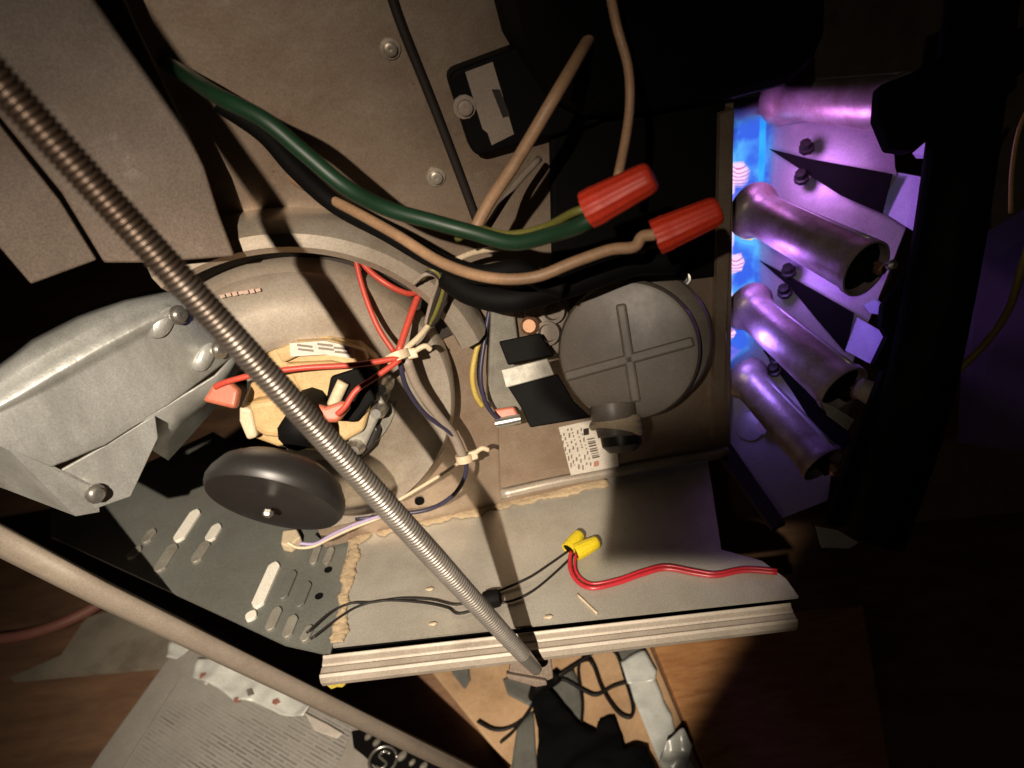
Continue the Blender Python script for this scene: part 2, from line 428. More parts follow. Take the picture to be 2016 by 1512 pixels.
# front rail: ribbed profile swept along the front of the deck
rl, rr = on(DECK, 637, 1290, -0.003), on(DECK, 1555, 1187, -0.003)
rx = (rr - rl).normalized(); ry = rx.cross(UP).normalized()
if ry.dot(CAMW - rl) < 0: ry = -ry
prof = [(0, 0), (0.0025, 0.002), (0.005, 0.0005), (0.011, 0.0), (0.0125, -0.0012), (0.014, 0.0), (0.021, 0.0), (0.0235, 0.0015), (0.026, 0.0), (0.0275, -0.004), (0.026, -0.008), (0.0, -0.008)]
vs, fs = [], []
k = len(prof)
for i in range(13):
    b = rl.lerp(rr, i / 12)
    s = 0.62 - 0.08 * i / 12
    vs += [b + ry * u * s + UP * z for u, z in prof]
for i in range(12):
    for j in range(k):
        fs.append((i * k + j, i * k + (j + 1) % k, (i + 1) * k + (j + 1) % k, (i + 1) * k + j))
fs += [tuple(range(k)), tuple(range(12 * k, 13 * k))[::-1]]
link('front_rail', vs, fs, 'beige', cab, False, 0.0006)
# dark web under the deck behind the rail
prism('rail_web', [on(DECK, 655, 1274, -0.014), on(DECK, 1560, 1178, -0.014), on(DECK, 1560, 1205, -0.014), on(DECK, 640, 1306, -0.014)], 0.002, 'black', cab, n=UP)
# rounded trim where the panel meets the deck
tube('trim', [on(WALL, x, y, 0.004) for x, y in ((985, 974), (1100, 948), (1250, 921), (1432, 889))], 0.004, 'house', cab)
# base flange of mounting plate
prism('mounting_plate', [on(WALL, x, y, 0.004) for x, y in ((975, 600), (1100, 560), (1430, 470), (1432, 872), (1100, 938), (985, 962))], 0.003, 'wall', cab, n=WN, bevel=0.001)
prism('bracket_strip', [on(WALL, x, y, 0.012) for x, y in ((968, 602), (1012, 600), (1025, 705), (1030, 800), (1020, 828), (985, 826), (960, 790))], 0.008, 'slate', cab, n=WN, bevel=0.0015)
# edge strip of the vestibule beside the burner opening
prism('edge_strip', [on(WALL, x, y, 0.010) for x, y in ((1418, 225), (1446, 215), (1428, 700), (1422, 860), (1404, 866), (1408, 700))], 0.012, 'wall', cab, n=WN)
prism('corner_gusset', [on(DECK, x, y, 0.002) for x, y in ((1404, 880), (1424, 852), (1546, 1028), (1520, 1040))], 0.003, 'dark', cab, n=UP)
for x, y in ((858, 348), (768, 96)):
    screw(on(WALL, x, y, 0.0005), WN, 0.0035, cab, 'house', 'rivet')
for x, y in ((780, 877), (1064, 857), (826, 987)):
    lathe('screw_hole', on(WALL, x, y, 0.0012), WN, [(0.0035, -0.001), (0.0035, 0.0003), (0.0028, 0.0003), (0.0024, -0.0005), (0, -0.0006)], 'black', cab, seg=14)
# caulk along the seam and on the deck edge
def ragged(pts, half, seed):
    from mathutils import noise
    rnd = random.Random(seed); path = spline(pts, 14); a, b = [], []
    for i, p in enumerate(path):
        t = (path[min(i + 1, len(path) - 1)] - path[max(i - 1, 0)]).normalized(); nrm = UP.cross(t)
        nz = lambda o: noise.noise(Vector((i * 0.17, seed * 5.3 + o, 0))) + 0.4 * noise.noise(Vector((i * 0.6, seed * 2.1 + o, 3)))
        a.append(p + nrm * half * (0.9 + 0.9 * nz(0))); b.append(p - nrm * half * (0.9 + 1.0 * nz(9)))
    vs, fs = [], []
    for i in range(len(path)):
        mid = (a[i] + b[i]) / 2
        vs += [a[i], a[i].lerp(mid, .5) + UP * rnd.uniform(.0003, .0009), mid + UP * rnd.uniform(.0004, .0012), b[i].lerp(mid, .5) + UP * rnd.uniform(.0002, .0008), b[i]]
    for i in range(len(path) - 1):
        for j in range(4): fs.append((i * 5 + j, i * 5 + j + 1, i * 5 + 6 + j, i * 5 + 5 + j))
    return vs, fs
for pts, hw, sd2 in (([on(DECK, x, y, 0.0006) for x, y in ((696, 1056), (760, 1040), (840, 1020), (920, 1006), (1000, 988), (1090, 970), (1198, 950))], 0.0065, 3),
            ([on(DECK, x, y, 0.0006) for x, y in ((700, 1060), (694, 1100), (681, 1160), (671, 1220), (660, 1266))], 0.0045, 8)):
    v_, f2 = ragged(pts, hw, sd2)
    o = link('sealant_smear', v_, f2, 'caulk', cab, True)
    md = o.modifiers.new('solid', 'SOLIDIFY'); md.thickness = 0.0006; md.offset = 0
# louvres of the slotted plate, painted pale where light shows in the slots
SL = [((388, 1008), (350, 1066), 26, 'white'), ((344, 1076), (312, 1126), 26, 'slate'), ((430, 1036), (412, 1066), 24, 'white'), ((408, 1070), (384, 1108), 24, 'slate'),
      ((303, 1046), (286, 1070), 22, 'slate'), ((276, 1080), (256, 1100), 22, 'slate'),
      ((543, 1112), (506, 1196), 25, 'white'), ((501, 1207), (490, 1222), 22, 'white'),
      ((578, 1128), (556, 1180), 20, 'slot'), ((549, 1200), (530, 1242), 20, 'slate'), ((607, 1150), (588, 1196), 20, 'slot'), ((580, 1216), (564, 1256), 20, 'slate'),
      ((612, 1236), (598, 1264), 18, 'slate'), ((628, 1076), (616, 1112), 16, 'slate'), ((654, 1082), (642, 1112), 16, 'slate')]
SP = (DECK[0] - UP * 0.004, UP)
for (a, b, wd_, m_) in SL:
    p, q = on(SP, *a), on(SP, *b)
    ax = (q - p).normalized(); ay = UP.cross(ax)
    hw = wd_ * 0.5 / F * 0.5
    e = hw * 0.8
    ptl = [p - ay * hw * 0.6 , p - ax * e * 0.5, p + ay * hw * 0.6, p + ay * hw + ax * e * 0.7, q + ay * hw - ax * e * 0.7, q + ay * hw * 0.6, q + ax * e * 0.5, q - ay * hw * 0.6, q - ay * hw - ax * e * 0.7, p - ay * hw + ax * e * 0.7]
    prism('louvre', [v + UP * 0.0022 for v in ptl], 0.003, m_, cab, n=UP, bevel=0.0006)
for x, y in ((646, 1122), (628, 1174)):
    p = on(SP, x, y, 0.0004)
    lathe('screw_hole', p, UP, [(0.0028, 0), (0.0028, 0.0004), (0.0018, 0.0003), (0, -0.0001)], 'black', cab, seg=12)
# far side of the cabinet right of the burners, lined with insulation
sd = [P(1560, 200, 0.66), P(1600, -90, 0.62), P(2110, -90, 0.50), P(2110, 950, 0.60), P(1860, 1060, 0.68), P(1640, 1010, 0.70)]
prism('side_panel', [on(pl3(sd[1], sd[2], sd[4]), x, y) for x, y in ((1560, 230), (1580, -90), (2110, -90), (2110, 1000), (1660, 1040))], 0.004, 'side', cab)

# upper left folded cabinet flange, close to the lens
ULP = pl3(P(240, 0, 0.315), P(440, 460, 0.36), P(0, 200, 0.315))
fb = prism('corner_post', [on(ULP, x, y) for x, y in ((-60, -60), (222, -60), (262, 40), (330, 180), (402, 330), (430, 420), (462, 505), (300, 518), (204, 518), (120, 380), (-60, 160))], 0.004, 'post', cab, bevel=0.0012)
prism('post_fold', [on(ULP, x, y, -0.012) for x, y in ((-60, 170), (118, 396), (190, 512), (60, 560), (-60, 420))], 0.003, 'post', cab, bevel=0.001)


# ================================================================ FAN HOUSING AND MOTOR
HN = (WN + UP * 0.06).normalized()
HC = on(WALL, 600, 800, 0.012)
hd = (HC - CAMW).dot(f_)
R1 = lambda px: px * hd / F
UPI = -wd((0, 1, 0))
hs = thing('fan_housing', 'round pressed steel fan housing behind the cream motor', 'fan housing', HC - UP * 0.1)
lathe('face_plate', HC, HN, [(R1(300), -0.010), (R1(296), 0.004), (R1(286), 0.0075), (R1(270), 0.006), (R1(220), 0.008), (R1(170), 0.012), (R1(150), 0.012), (R1(140), 0.006), (R1(136), -0.008)], 'house', hs, seg=64, arc=(math.radians(-172), math.radians(42)), ref=UPI)
a0 = math.radians(-62); a1 = math.radians(40)
lathe('recess_shade', HC, HN, [(R1(295), -0.006), (R1(328), -0.006)], 'dark', hs, seg=48, arc=(a0, a1), ref=UPI)  # dark ring painted in for the shade between plate and lip
lathe('outer_lip', HC, HN, [(R1(326), -0.006), (R1(328), 0.012), (R1(332), 0.0175), (R1(344), 0.020), (R1(366), 0.019), (R1(382), 0.013), (R1(390), 0.004), (R1(391), -0.012)], 'house', hs, seg=48, arc=(a0, a1), ref=UPI)
for i, (x, y, l) in enumerate(((438, 583, 10), (450, 580, 7), (462, 578, 10), (474, 576, 8), (484, 575, 10), (496, 573, 8), (508, 571, 9))):
    p = HC
    q = on((HC + HN * 0.0092, HN), x, y)
    obox('print_mark', q, (WX, UP, HN), (0.0026, 0.0018 + 0.0003 * (i % 3), 0.0004), 'faded', hs, 0)
# motor
MC = P(628, 775, 0.44)
MA = (wd((0.0, 0.28, -1.0))).normalized()
mo = thing('fan_motor', 'small cream and tan electric motor wired with two red flag terminals', 'motor', MC - UP * 0.06)
u = wd((1, 0.12, 0)).normalized()
u = (u - MA * u.dot(MA)).normalized(); v = MA.cross(u)
q = 0.44 / F
def mp(px, py, h=0.0):           # point in the motor's own plane at photo pixel
    return on((MC + MA * h, MA), px, py)
lathe('end_shell', MC - MA * 0.02, MA, [(160 * q, -0.02), (160 * q, 0.004), (150 * q, 0.012), (120 * q, 0.016), (0, 0.016)], 'slate', mo, seg=40)
prism('stator', [mp(x, y, 0.012) for x, y in ((528, 690), (570, 668), (640, 662), (706, 676), (742, 712), (738, 760), (716, 850), (640, 892), (548, 882), (492, 862), (470, 806), (490, 760))], 0.026, 'cream', mo, n=MA, bevel=0.003)
prism('top_collar', [mp(x, y, 0.018) for x, y in ((540, 690), (582, 672), (650, 670), (716, 690), (724, 712), (650, 698), (590, 700), (556, 716))], 0.008, 'cream', mo, n=MA, bevel=0.0015)
lb = prism('label', [mp(x, y, 0.0205) for x, y in ((570, 676), (640, 671), (696, 684), (696, 706), (640, 698), (572, 702))], 0.001, 'paper', mo, n=MA)
for j, (x, y) in enumerate(((600, 681), (602, 689), (640, 679), (642, 687), (672, 686), (674, 694))):
    obox('print_line', mp(x, y, 0.0208), (u, v, MA), (0.0085, 0.0012, 0.0004), 'grey', lb, 0)
prism('coil_cover', [mp(x, y, 0.022) for x, y in ((486, 792), (560, 780), (634, 800), (640, 846), (600, 872), (520, 862), (492, 846))], 0.012, 'cream', mo, n=MA, bevel=0.004)
prism('coil_bobbin', [mp(x, y, 0.024) for x, y in ((470, 800), (494, 806), (506, 862), (486, 868), (470, 830))], 0.012, 'cwire', mo, n=MA, bevel=0.002)
prism('lamination', [mp(x, y, 0.0165) for x, y in ((560, 716), (650, 712), (706, 724), (690, 770), (640, 800), (590, 770))], 0.006, 'cream', mo, n=MA, bevel=0.002)
prism('winding_slot', [mp(x, y, 0.0185) for x, y in ((650, 742), (700, 726), (742, 728), (738, 790), (700, 834), (668, 830), (640, 792))], 0.007, 'black', mo, n=MA, bevel=0.002)
tube('shaft_post', [mp(676, 752, 0.022), mp(654, 800, 0.022)], 0.0035, 'cwire', mo)
for x, y in ((756, 758), (745, 806), (703, 878)):
    lathe('bolt', mp(x, y, 0.004), MA, [(0.0055, -0.008), (0.0055, 0.002), (0.0042, 0.005), (0.003, 0.009), (0, 0.009)], 'steel', mo, seg=10)
prism('mounting_leg', [mp(x, y, 0.006) for x, y in ((722, 760), (768, 752), (764, 786), (742, 832), (720, 880), (690, 900), (682, 850))], 0.01, 'slate', mo, n=MA, bevel=0.002)
prism('leg_foot', [mp(x, y, 0.002) for x, y in ((690, 842), (738, 838), (748, 846), (735, 880), (700, 915), (680, 900))], 0.012, 'black2', mo, n=MA, bevel=0.002)
# flag terminals
def flag(pts, lab, d):
    o = prism('flag_terminal', [P(x, y, d) for x, y in pts], 0.007, 'flag', bevel=0.0022)
    return tag(o, lab, 'terminal', None)
flag(((420, 752), (448, 748), (470, 768), (462, 806), (396, 790)), 'red flag terminal on the galvanised cover side of the motor', 0.40)
flag(((612, 792), (640, 800), (676, 788), (690, 800), (664, 832), (640, 832)), 'red flag terminal plugged in beside the dark winding slot', 0.405)
# black dished cap in front of motor
CC = P(551, 950, 0.37); CA = wd((-0.14, 0.84, -0.52)).normalized()
cq = 0.352 / F
cp = thing('motor_cap', 'glossy black dished round cap below the motor with a small nut', 'cap', CC - UP * 0.05)
bwl = lathe('bowl', CC, CA, [(60 * cq, -0.009), (100 * cq, -0.0075), (126 * cq, -0.003), (140 * cq, 0.003), (144 * cq, 0.0065), (142 * cq, 0.0095), (136 * cq, 0.0118), (128 * cq, 0.0108), (60 * cq, 0.010), (0, 0.010)], 'black2', cp, seg=56)
lathe('nut', CC + CA * 0.010 + wd((-0.010, 0.02, 0)) * 0.25, CA, [(0.0026, 0), (0.0026, 0.002), (0.0018, 0.003), (0, 0.003)], 'steel', cp, seg=6)
tube('neck', [CC - CA * 0.028, MC - MA * 0.0], 0.010, 'black', cp)

# ================================================================ GALVANISED BOX (left)
def GP(x, y):                    # its front face
    return on(GF, x, y)
GF = pl3(P(0, 800, 0.37), P(440, 690, 0.44), P(160, 950, 0.41))
gb = thing('control_cover', 'galvanised bent sheet metal cover with hex screws and rolled edge', 'cover', P(150, 990, 0.46))
n_ = GF[1]
def band(name, rows, m, parent, smooth=True, thick=0.0015, bevel=0):
    vs, fs = [], []
    k = len(rows[0])
    for r in rows: vs += r
    for i in range(len(rows) - 1):
        for j in range(k - 1):
            fs.append((i * k + j, i * k + j + 1, (i + 1) * k + j + 1, (i + 1) * k + j))
    o = link(name, vs, fs, m, parent, smooth)
    md = o.modifiers.new('solid', 'SOLIDIFY'); md.thickness = thick; md.offset = 0
    return o
bend = [(-60, 828), (0, 797), (100, 738), (200, 680), (290, 632), (352, 604)]
outer = [(-60, 752), (0, 712), (60, 664), (150, 618), (240, 588), (372, 560)]
low = [(-60, 852), (20, 884), (100, 918), (205, 876), (330, 796), (458, 700)]
bend[-1] = (372, 598)
rows = []
rows.append([P(x, y, 0.43) for x, y in outer])
for k_, o_ in ((.75, -0.010), (.45, -0.005), (.2, -0.002)):
    rows.append([on(GF, x * (1 - k_) + a * k_, y * (1 - k_) + b * k_, o_) for (x, y), (a, b) in zip(bend, outer)])
for k_, o_ in ((.0, 0.0028), (.04, 0.0030), (.09, 0.0016), (.13, 0.0), (.16, 0.0), (.4, 0.0), (.6, 0.0), (.8, 0.0), (.98, 0.0), (1.0, -0.0006)):
    rows.append([on(GF, x * (1 - k_) + a * k_, y * (1 - k_) + b * k_, o_) for (x, y), (a, b) in zip(bend, low)])
band('cover_sheet', rows, 'galv', gb)
prism('lower_tab', [on(GF, x, y, -0.0010) for x, y in ((120, 926), (206, 878), (306, 816), (312, 862), (258, 978), (190, 1002))], 0.002, 'galv', gb, n=n_, bevel=0.0008)
band('lower_return', [[on(GF, x, y, 0.0) for x, y in ((-60, 850), (20, 884), (100, 918), (192, 962))], [P(x, y, 0.425) for x, y in ((-60, 936), (10, 960), (150, 1014), (196, 1006))]], 'galv', gb, smooth=False)
band('side_return', [[on(GF, x, y, 0.0) for x, y in ((462, 700), (424, 740), (330, 798), (240, 848))], [P(x, y, 0.50) for x, y in ((470, 724), (432, 790), (380, 850), (330, 905))]], 'galv', gb)
for (x, y, s) in ((322, 634, 1.25), (404, 702, 1.2)):
    lathe('boss', on(GF, x, y, 0.001), (n_ + wd((0.3, -0.2, 0)) * 0.6).normalized(), [(0.0085 * s, -0.002), (0.0075 * s, 0.0012), (0.0045 * s, 0.0028), (0, 0.0033)], 'galv', gb, seg=20, squash=0.55)
for (x, y) in ((352, 620), (432, 688), (188, 972)):
    screw(on(GF, x, y, 0.004), (n_ + wd((0.5, -0.5, 0)) * 0.5).normalized(), 0.0038, gb)


# ================================================================ PRESSURE SWITCH
SC = P(1236, 692, 0.435); SA = wd((-0.24, 0.17, -0.96)).normalized()
sq = 0.435 / F
ps = thing('pressure_switch', 'round grey pressure switch with a raised cross on its lid', 'switch', SC - UP * 0.06)
lid = lathe('lid', SC, SA, [(140 * sq, -0.008), (140 * sq, -0.002), (134 * sq, 0.0015), (126 * sq, 0.002), (0, 0.0025)], 'grey', ps, seg=64)
lathe('body', SC, SA, [(128 * sq, -0.030), (132 * sq, -0.008)], 'dark', ps, seg=48)
lathe('rear_flange', P(1253, 671, 0.452), SA, [(148 * sq, -0.008), (150 * sq, -0.001), (145 * sq, 0.002), (138 * sq, 0.0), (120 * sq, -0.004), (0, -0.004)], 'grey', ps, seg=64)
su = None
def on_s(x, y, h): return on((SC + SA * h, SA), x, y)
for (a, b) in (((1222, 598), (1252, 792)), ((1112, 742), (1366, 672))):
    p, q2 = on_s(*a, 0.0026), on_s(*b, 0.0026)
    ax = (q2 - p)
    obox('rib', (p + q2) / 2, (ax, SA.cross(ax), SA), (ax.length, 0.0062, 0.0036), 'grey', lid, 0.0016)
# tab with two ports upper left
prism('port_tab', [P(x, y, 0.452) for x, y in ((1030, 612), (1062, 596), (1112, 598), (1130, 640), (1110, 690), (1084, 702), (1060, 668), (1034, 652))], 0.012, 'loom', ps, bevel=0.002)
for (x, y) in ((1090, 612), (1080, 655)):
    lathe('port', P(x, y, 0.448), SA, [(0.0075, -0.002), (0.0075, 0.005), (0.0055, 0.005), (0.005, -0.001), (0, -0.001)], 'loom', ps, seg=20)
lathe('fitting', P(1046, 640, 0.448), SA, [(0.006, -0.002), (0.006, 0.004), (0.004, 0.006), (0, 0.006)], 'brass', ps, seg=14)
prism('connector_block', [P(x, y, 0.43) for x, y in ((1000, 762), (1098, 736), (1130, 790), (1164, 822), (1044, 842), (1028, 806))], 0.022, 'black', ps, bevel=0.001)
prism('terminal_cover', [P(x, y, 0.432) for x, y in ((982, 672), (1062, 655), (1092, 700), (1000, 718))], 0.014, 'black', ps, bevel=0.001)
prism('silver_plate', [P(x, y, 0.426) for x, y in ((986, 728), (1078, 705), (1092, 738), (996, 764))], 0.004, 'slate', ps, bevel=0.0006)
lathe('lower_port', P(1208, 818, 0.438), wd((0.08, 1, -0.15)).normalized(), [(0.0135, -0.006), (0.0135, 0.003), (0.0115, 0.006), (0.0105, 0.0125), (0, 0.0125)], 'grey', ps, seg=24)
lathe('port_cap', P(1222, 858, 0.45), wd((0.1, 1, -0.1)).normalized(), [(0.011, -0.006), (0.0125, 0.0), (0.012, 0.006), (0.008, 0.010), (0, 0.0105)], 'black2', ps, seg=24)
for x, y in ((1347, 549), (1356, 737)):
    screw(P(x, y, 0.463), SA, 0.0028, ps)
for k_, (x, y, t_) in enumerate(((1211, 832, 0.10), (1212, 838, -0.08), (1214, 844, -0.22))):
    lathe('cord_turn', P(x, y, 0.44), wd((0.08 + t_, 1, -0.15)).normalized(), [(0.0120, -0.0019), (0.0150, -0.0019), (0.0158, 0.0), (0.0150, 0.0019), (0.0120, 0.0019)], 'cwire', ps, seg=24)
# information sticker on the panel
st = thing('rating_sticker', 'white rating sticker with rows of fine print and a barcode below the round switch', 'sticker', on(WALL, 1160, 935))
SPL = (on(WALL, 1150, 890, 0.0075), WN)
s4 = [on(SPL, x, y) for x, y in ((1100, 842), (1190, 822), (1212, 850), (1218, 918), (1124, 936))]
stp = prism('sheet', s4, 0.0006, 'paper', st, n=WN)
e1 = (on(SPL, 1192, 922) - on(SPL, 1124, 936)).normalized()
def smark(x, y, wpx, hpx, m='ink'):
    c = on(SPL, x, y, 0.0004)
    k2 = (c - CAMW).dot(f_) / F
    e2 = (on(SPL, x + 3, y + 20) - on(SPL, x, y)).normalized()
    e2 = (e2 - e1 * e2.dot(e1)).normalized()
    return obox('print_mark', c, (e1, e2, WN), (wpx * k2, hpx * k2, 0.0003), m, st, 0)
rr_ = random.Random(5)
for (x0, y0, x1, y1, wpx) in ((1103, 856, 1127, 924, 2.4), (1109, 852, 1133, 922, 2.4), (1117, 844, 1141, 924, 3), (1124, 842, 1148, 922, 2.4), (1136, 846, 1157, 920, 2.6), (1143, 842, 1164, 918, 2.4)):
    t = 0.0
    while t < 0.93:
        l = rr_.uniform(0.03, 0.16)
        if not 0.56 < t + l / 2 < 0.62:
            smark(x0 + (x1 - x0) * (t + l / 2), y0 + (y1 - y0) * (t + l / 2), wpx, l * 74, 'dim')
        t += l + rr_.uniform(0.02, 0.06)
y = 864
while y < 902:
    hgt = rr_.choice((1.6, 2.4, 3.2))
    smark(1158 + (y - 846) * 0.28, y, 15, hgt, 'ink'); y += hgt + rr_.choice((1.8, 2.6))
smark(1154, 850, 11, 16, 'dark'); smark(1174, 913, 10, 13, 'rust')

# small orange connector below the strip
oc = prism('plug_connector', [P(x, y, 0.47) for x, y in ((972, 806), (1012, 800), (1022, 818), (1000, 832), (980, 828))], 0.008, 'flag', bevel=0.0015)
tag(oc, 'orange red plug connector at the lower end of the bracket strip', 'connector')
cl = lathe('cable_clip', P(1000, 829, 0.465), wd((1, -0.2, 0)), [(0.003, -0.008), (0.0034, 0), (0.003, 0.008)], 'steel', None, seg=12)
tag(cl, 'bright steel wire clip under the orange red connector', 'clip')

# ================================================================ BLACK CONTROL BOX ON THE PANEL
cb = thing('relay_box', 'black rounded box on the back panel carrying a scuffed beige sticker', 'relay box', on(WALL, 1000, 310))
CBP = (on(WALL, 950, 200, 0.016), WN)
def rounded(pts, rad, nseg=4):
    out = []
    k = len(pts)
    for i in range(k):
        a, b, c = Vector(pts[i - 1]), Vector(pts[i]), Vector(pts[(i + 1) % k])
        p0 = b + (a - b).normalized() * rad; p1 = b + (c - b).normalized() * rad
        for s in range(nseg + 1):
            t = s / nseg
            out.append(p0 * (1 - t) ** 2 + b * 2 * t * (1 - t) + p1 * t * t)
    return out
prism('case', [on(CBP, x, y) for x, y in rounded([(880, 144), (1020, 92), (1150, 60), (1190, 240), (934, 312)], 24)], 0.015, 'black', cb, n=WN, bevel=0.002)
sk = prism('sticker', [on(CBP, x, y, 0.0008) for x, y in ((916, 142), (970, 122), (1012, 264), (968, 286), (960, 262), (950, 254))], 0.0006, 'loom', cb, n=WN)
prism('print_block', [on(CBP, x, y, 0.0011) for x, y in ((968, 176), (984, 176), (1004, 228), (990, 232))], 0.0003, 'dark', sk, n=WN)
screw(on(CBP, 914, 210, 0.0004), WN, 0.004, cb, 'loom')

# black plate standing for shade on the panel behind the wire nuts, and the black blower shroud above it
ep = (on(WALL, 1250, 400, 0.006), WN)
en = prism('shade_plate', [on(ep, x, y) for x, y in rounded([(1084, 262), (1430, 190), (1424, 545), (1090, 585)], 12)], 0.006, 'black', n=WN, bevel=0.002)
tag(en, 'black plate standing for the shade behind the two red wire nuts', 'shade plate')
SH = [(1010, -70), (1044, 60), (1064, 150), (1100, 215), (1160, 246), (1300, 236), (1440, 214), (1550, 184), (1612, 140), (1640, 70), (1646, -70)]
shp = pl3(P(1100, 200, 0.36), P(1600, 100, 0.40), P(1300, -60, 0.33))
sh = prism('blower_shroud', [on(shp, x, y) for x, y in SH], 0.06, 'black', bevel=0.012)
tag(sh, 'large black rounded shroud above the burner opening', 'shroud')

# ================================================================ WIRES
wire('green_wire', [(250, 60, .37), (320, 118, .355), (372, 152, .325), (430, 190, .305), (520, 236, .30), (600, 302, .305), (680, 368, .31), (760, 410, .32), (850, 436, .325), (930, 458, .325), (1010, 478, .32), (1085, 462, .31), (1140, 444, .30), (1172, 424, .296)], 32, 'green', 'thick dark green wire running into the upper red wire nut')
wire('green_wire', [(900, 470, .34), (940, 452, .33), (1000, 462, .325), (1070, 448, .315), (1130, 418, .30), (1166, 408, .298)], 16, 'olive', 'thin olive green wire lying along the thick green wire')
wire('tan_wire', [(520, 316, .42), (600, 366, .385), (690, 412, .36), (780, 462, .345), (870, 517, .335), (960, 546, .325), (1050, 546, .32), (1130, 516, .318), (1200, 492, .318), (1248, 486, .318), (1264, 466, .318), (1290, 462, .318)], 22, 'tan', 'tan wire sagging in a long curve into the lower red wire nut')
wire('tan_wire', [(1196, -40, .30), (1214, 50, .30), (1236, 130, .305), (1240, 200, .31), (1232, 270, .31), (1216, 350, .305)], 19, 'tan', 'tan wire hanging down from above in front of the black shroud')
wire('tan_wire', [(1206, -4, .40), (1172, 54, .355), (1110, 160, .32), (1020, 312, .33), (962, 400, .34), (930, 462, .345)], 24, 'tan', 'straight tan wire rising past the black relay box')
wire('brown_wire_or_shadow', [on(WALL, x, y, .003) for x, y in ((760, -40), (790, 50), (850, 200), (896, 320), (944, 450))], 18, 'dark', 'dark brown tube standing for a shadow line up the back panel')  # dark tube laid in place of a shadow line on the panel
wire('brown_wire_or_shadow', [(1062, 312, .39), (1010, 370, .38), (960, 446, .36)], 14, 'loom', 'thin brown wire beside the straight tan wire')
wire('black_cable', [(430, 200, .34), (520, 262, .35), (580, 330, .36), (660, 402, .37), (760, 456, .365), (850, 508, .36), (940, 540, .355), (1020, 530, .355), (1070, 556, .36), (1110, 570, .36)], 40, 'black', 'thick black cable running just above the curved tan wire', 'cable')
wire('black_cable', [(880, 545, .39), (930, 578, .385), (1010, 590, .38), (1120, 560, .38), (1240, 520, .385), (1330, 515, .39)], 52, 'black', 'heavy black cable hanging just under the curved tan wire', 'cable')
wire('tan_wire', [(880, 520, .40), (930, 498, .39), (985, 488, .38)], 12, 'cwire', 'short cream wire end under the green wires')
wire('red_wire', [(700, 470, .41), (716, 520, .41), (760, 558, .41), (806, 578, .415), (836, 566, .42)], 12, 'red', 'red wire looping up under the fan housing lip')
wire('red_wire', [(694, 476, .41), (712, 560, .41), (742, 640, .41), (776, 694, .41)], 11, 'red', 'long straight red wire dropping from the loop to the cable tie')
wire('red_wire', [(824, 580, .42), (806, 628, .415), (784, 694, .41)], 14, 'red', 'short red wire rising from the cable tie to the wire bundle')
wire('red_wire', [(790, 704, .408), (700, 718, .402), (600, 724, .398), (520, 734, .397), (452, 750, .398), (424, 762, .40)], 12, 'red', 'bright red wire crossing in front of the motor to the left flag terminal')
wire('red_wire', [(788, 708, .408), (740, 742, .404), (702, 768, .402), (680, 800, .402), (664, 816, .403)], 12, 'red', 'red wire bending down to the terminal beside the winding slot')
wire('cream_wire', [(782, 700, .412), (820, 668, .415), (842, 642, .42), (852, 622, .425)], 12, 'cwire', 'cream wire curling up from the cable tie')
wire('wire_sleeve', [(800, 706, .418), (822, 760, .43), (858, 812, .445), (892, 856, .46), (912, 900, .47)], 20, 'loom', 'pale grey wire sleeve between the two cable ties', 'sleeve')
wire('navy_wire', [(786, 706, .414), (800, 762, .425), (836, 814, .44), (884, 850, .455), (908, 880, .468), (918, 920, .475), (908, 954, .48), (884, 982, .485), (840, 1004, .49), (770, 1014, .49), (700, 1022, .49)], 9, 'blue', 'thin navy wire following the grey sleeve then curving to the deck seam')
wire('cream_wire', [(908, 908, .474), (860, 940, .478), (800, 976, .482), (770, 992, .484)], 7, 'cwire', 'thin cream wire running straight down from the lower cable tie')
wire('yellow_wire', [(956, 640, .45), (938, 690, .452), (930, 738, .455), (936, 776, .46), (950, 800, .465)], 11, 'ywire', 'short bowed yellow wire left of the grey pressure switch')
wire('black_wire', [(964, 606, .45), (954, 670, .45), (946, 740, .452), (956, 792, .458), (978, 822, .464), (1000, 832, .466)], 9, 'blue', 'thin dark wire bowed beside the yellow wire')
wire('lilac_wire', [(760, 1012, .487), (700, 1032, .483), (655, 1052, .478), (622, 1070, .474), (590, 1070, .472)], 7, 'lilac', 'thin lilac wire lying along the slotted plate')
wire('white_wire', [(752, 1018, .487), (694, 1040, .482), (650, 1060, .477), (616, 1076, .473), (586, 1078, .471), (566, 1068, .470)], 6, 'cwire', 'cream white wire looping out of the connector under the black cap')
pc = prism('plug_connector', [on(SP, x, y, 0.008) for x, y in ((556, 1044), (584, 1040), (592, 1056), (570, 1074), (552, 1070))], 0.008, 'cwire', n=UP, bevel=0.0015)
tag(pc, 'cream plug connector under the black cap', 'connector')
# dark twist of wires between lip and cables
for i in range(4):
    wire('brown_wire_or_shadow', [(812 + i * 9, 560 - i * 5, .40), (838 + i * 7, 540 - i * 4, .395), (862 + i * 6, 548 + i * 6, .40), (850 + i * 5, 590 + i * 10, .41), (838 + i * 4, 640, .42)], 9, ('loom', 'dark', 'olive', 'dark')[i], ('brown wire of the bundle at the end of the housing lip', 'dark wire of the bundle nearest the red wires', 'olive wire of the bundle at the end of the housing lip', 'dark wire of the bundle under the black cable')[i])
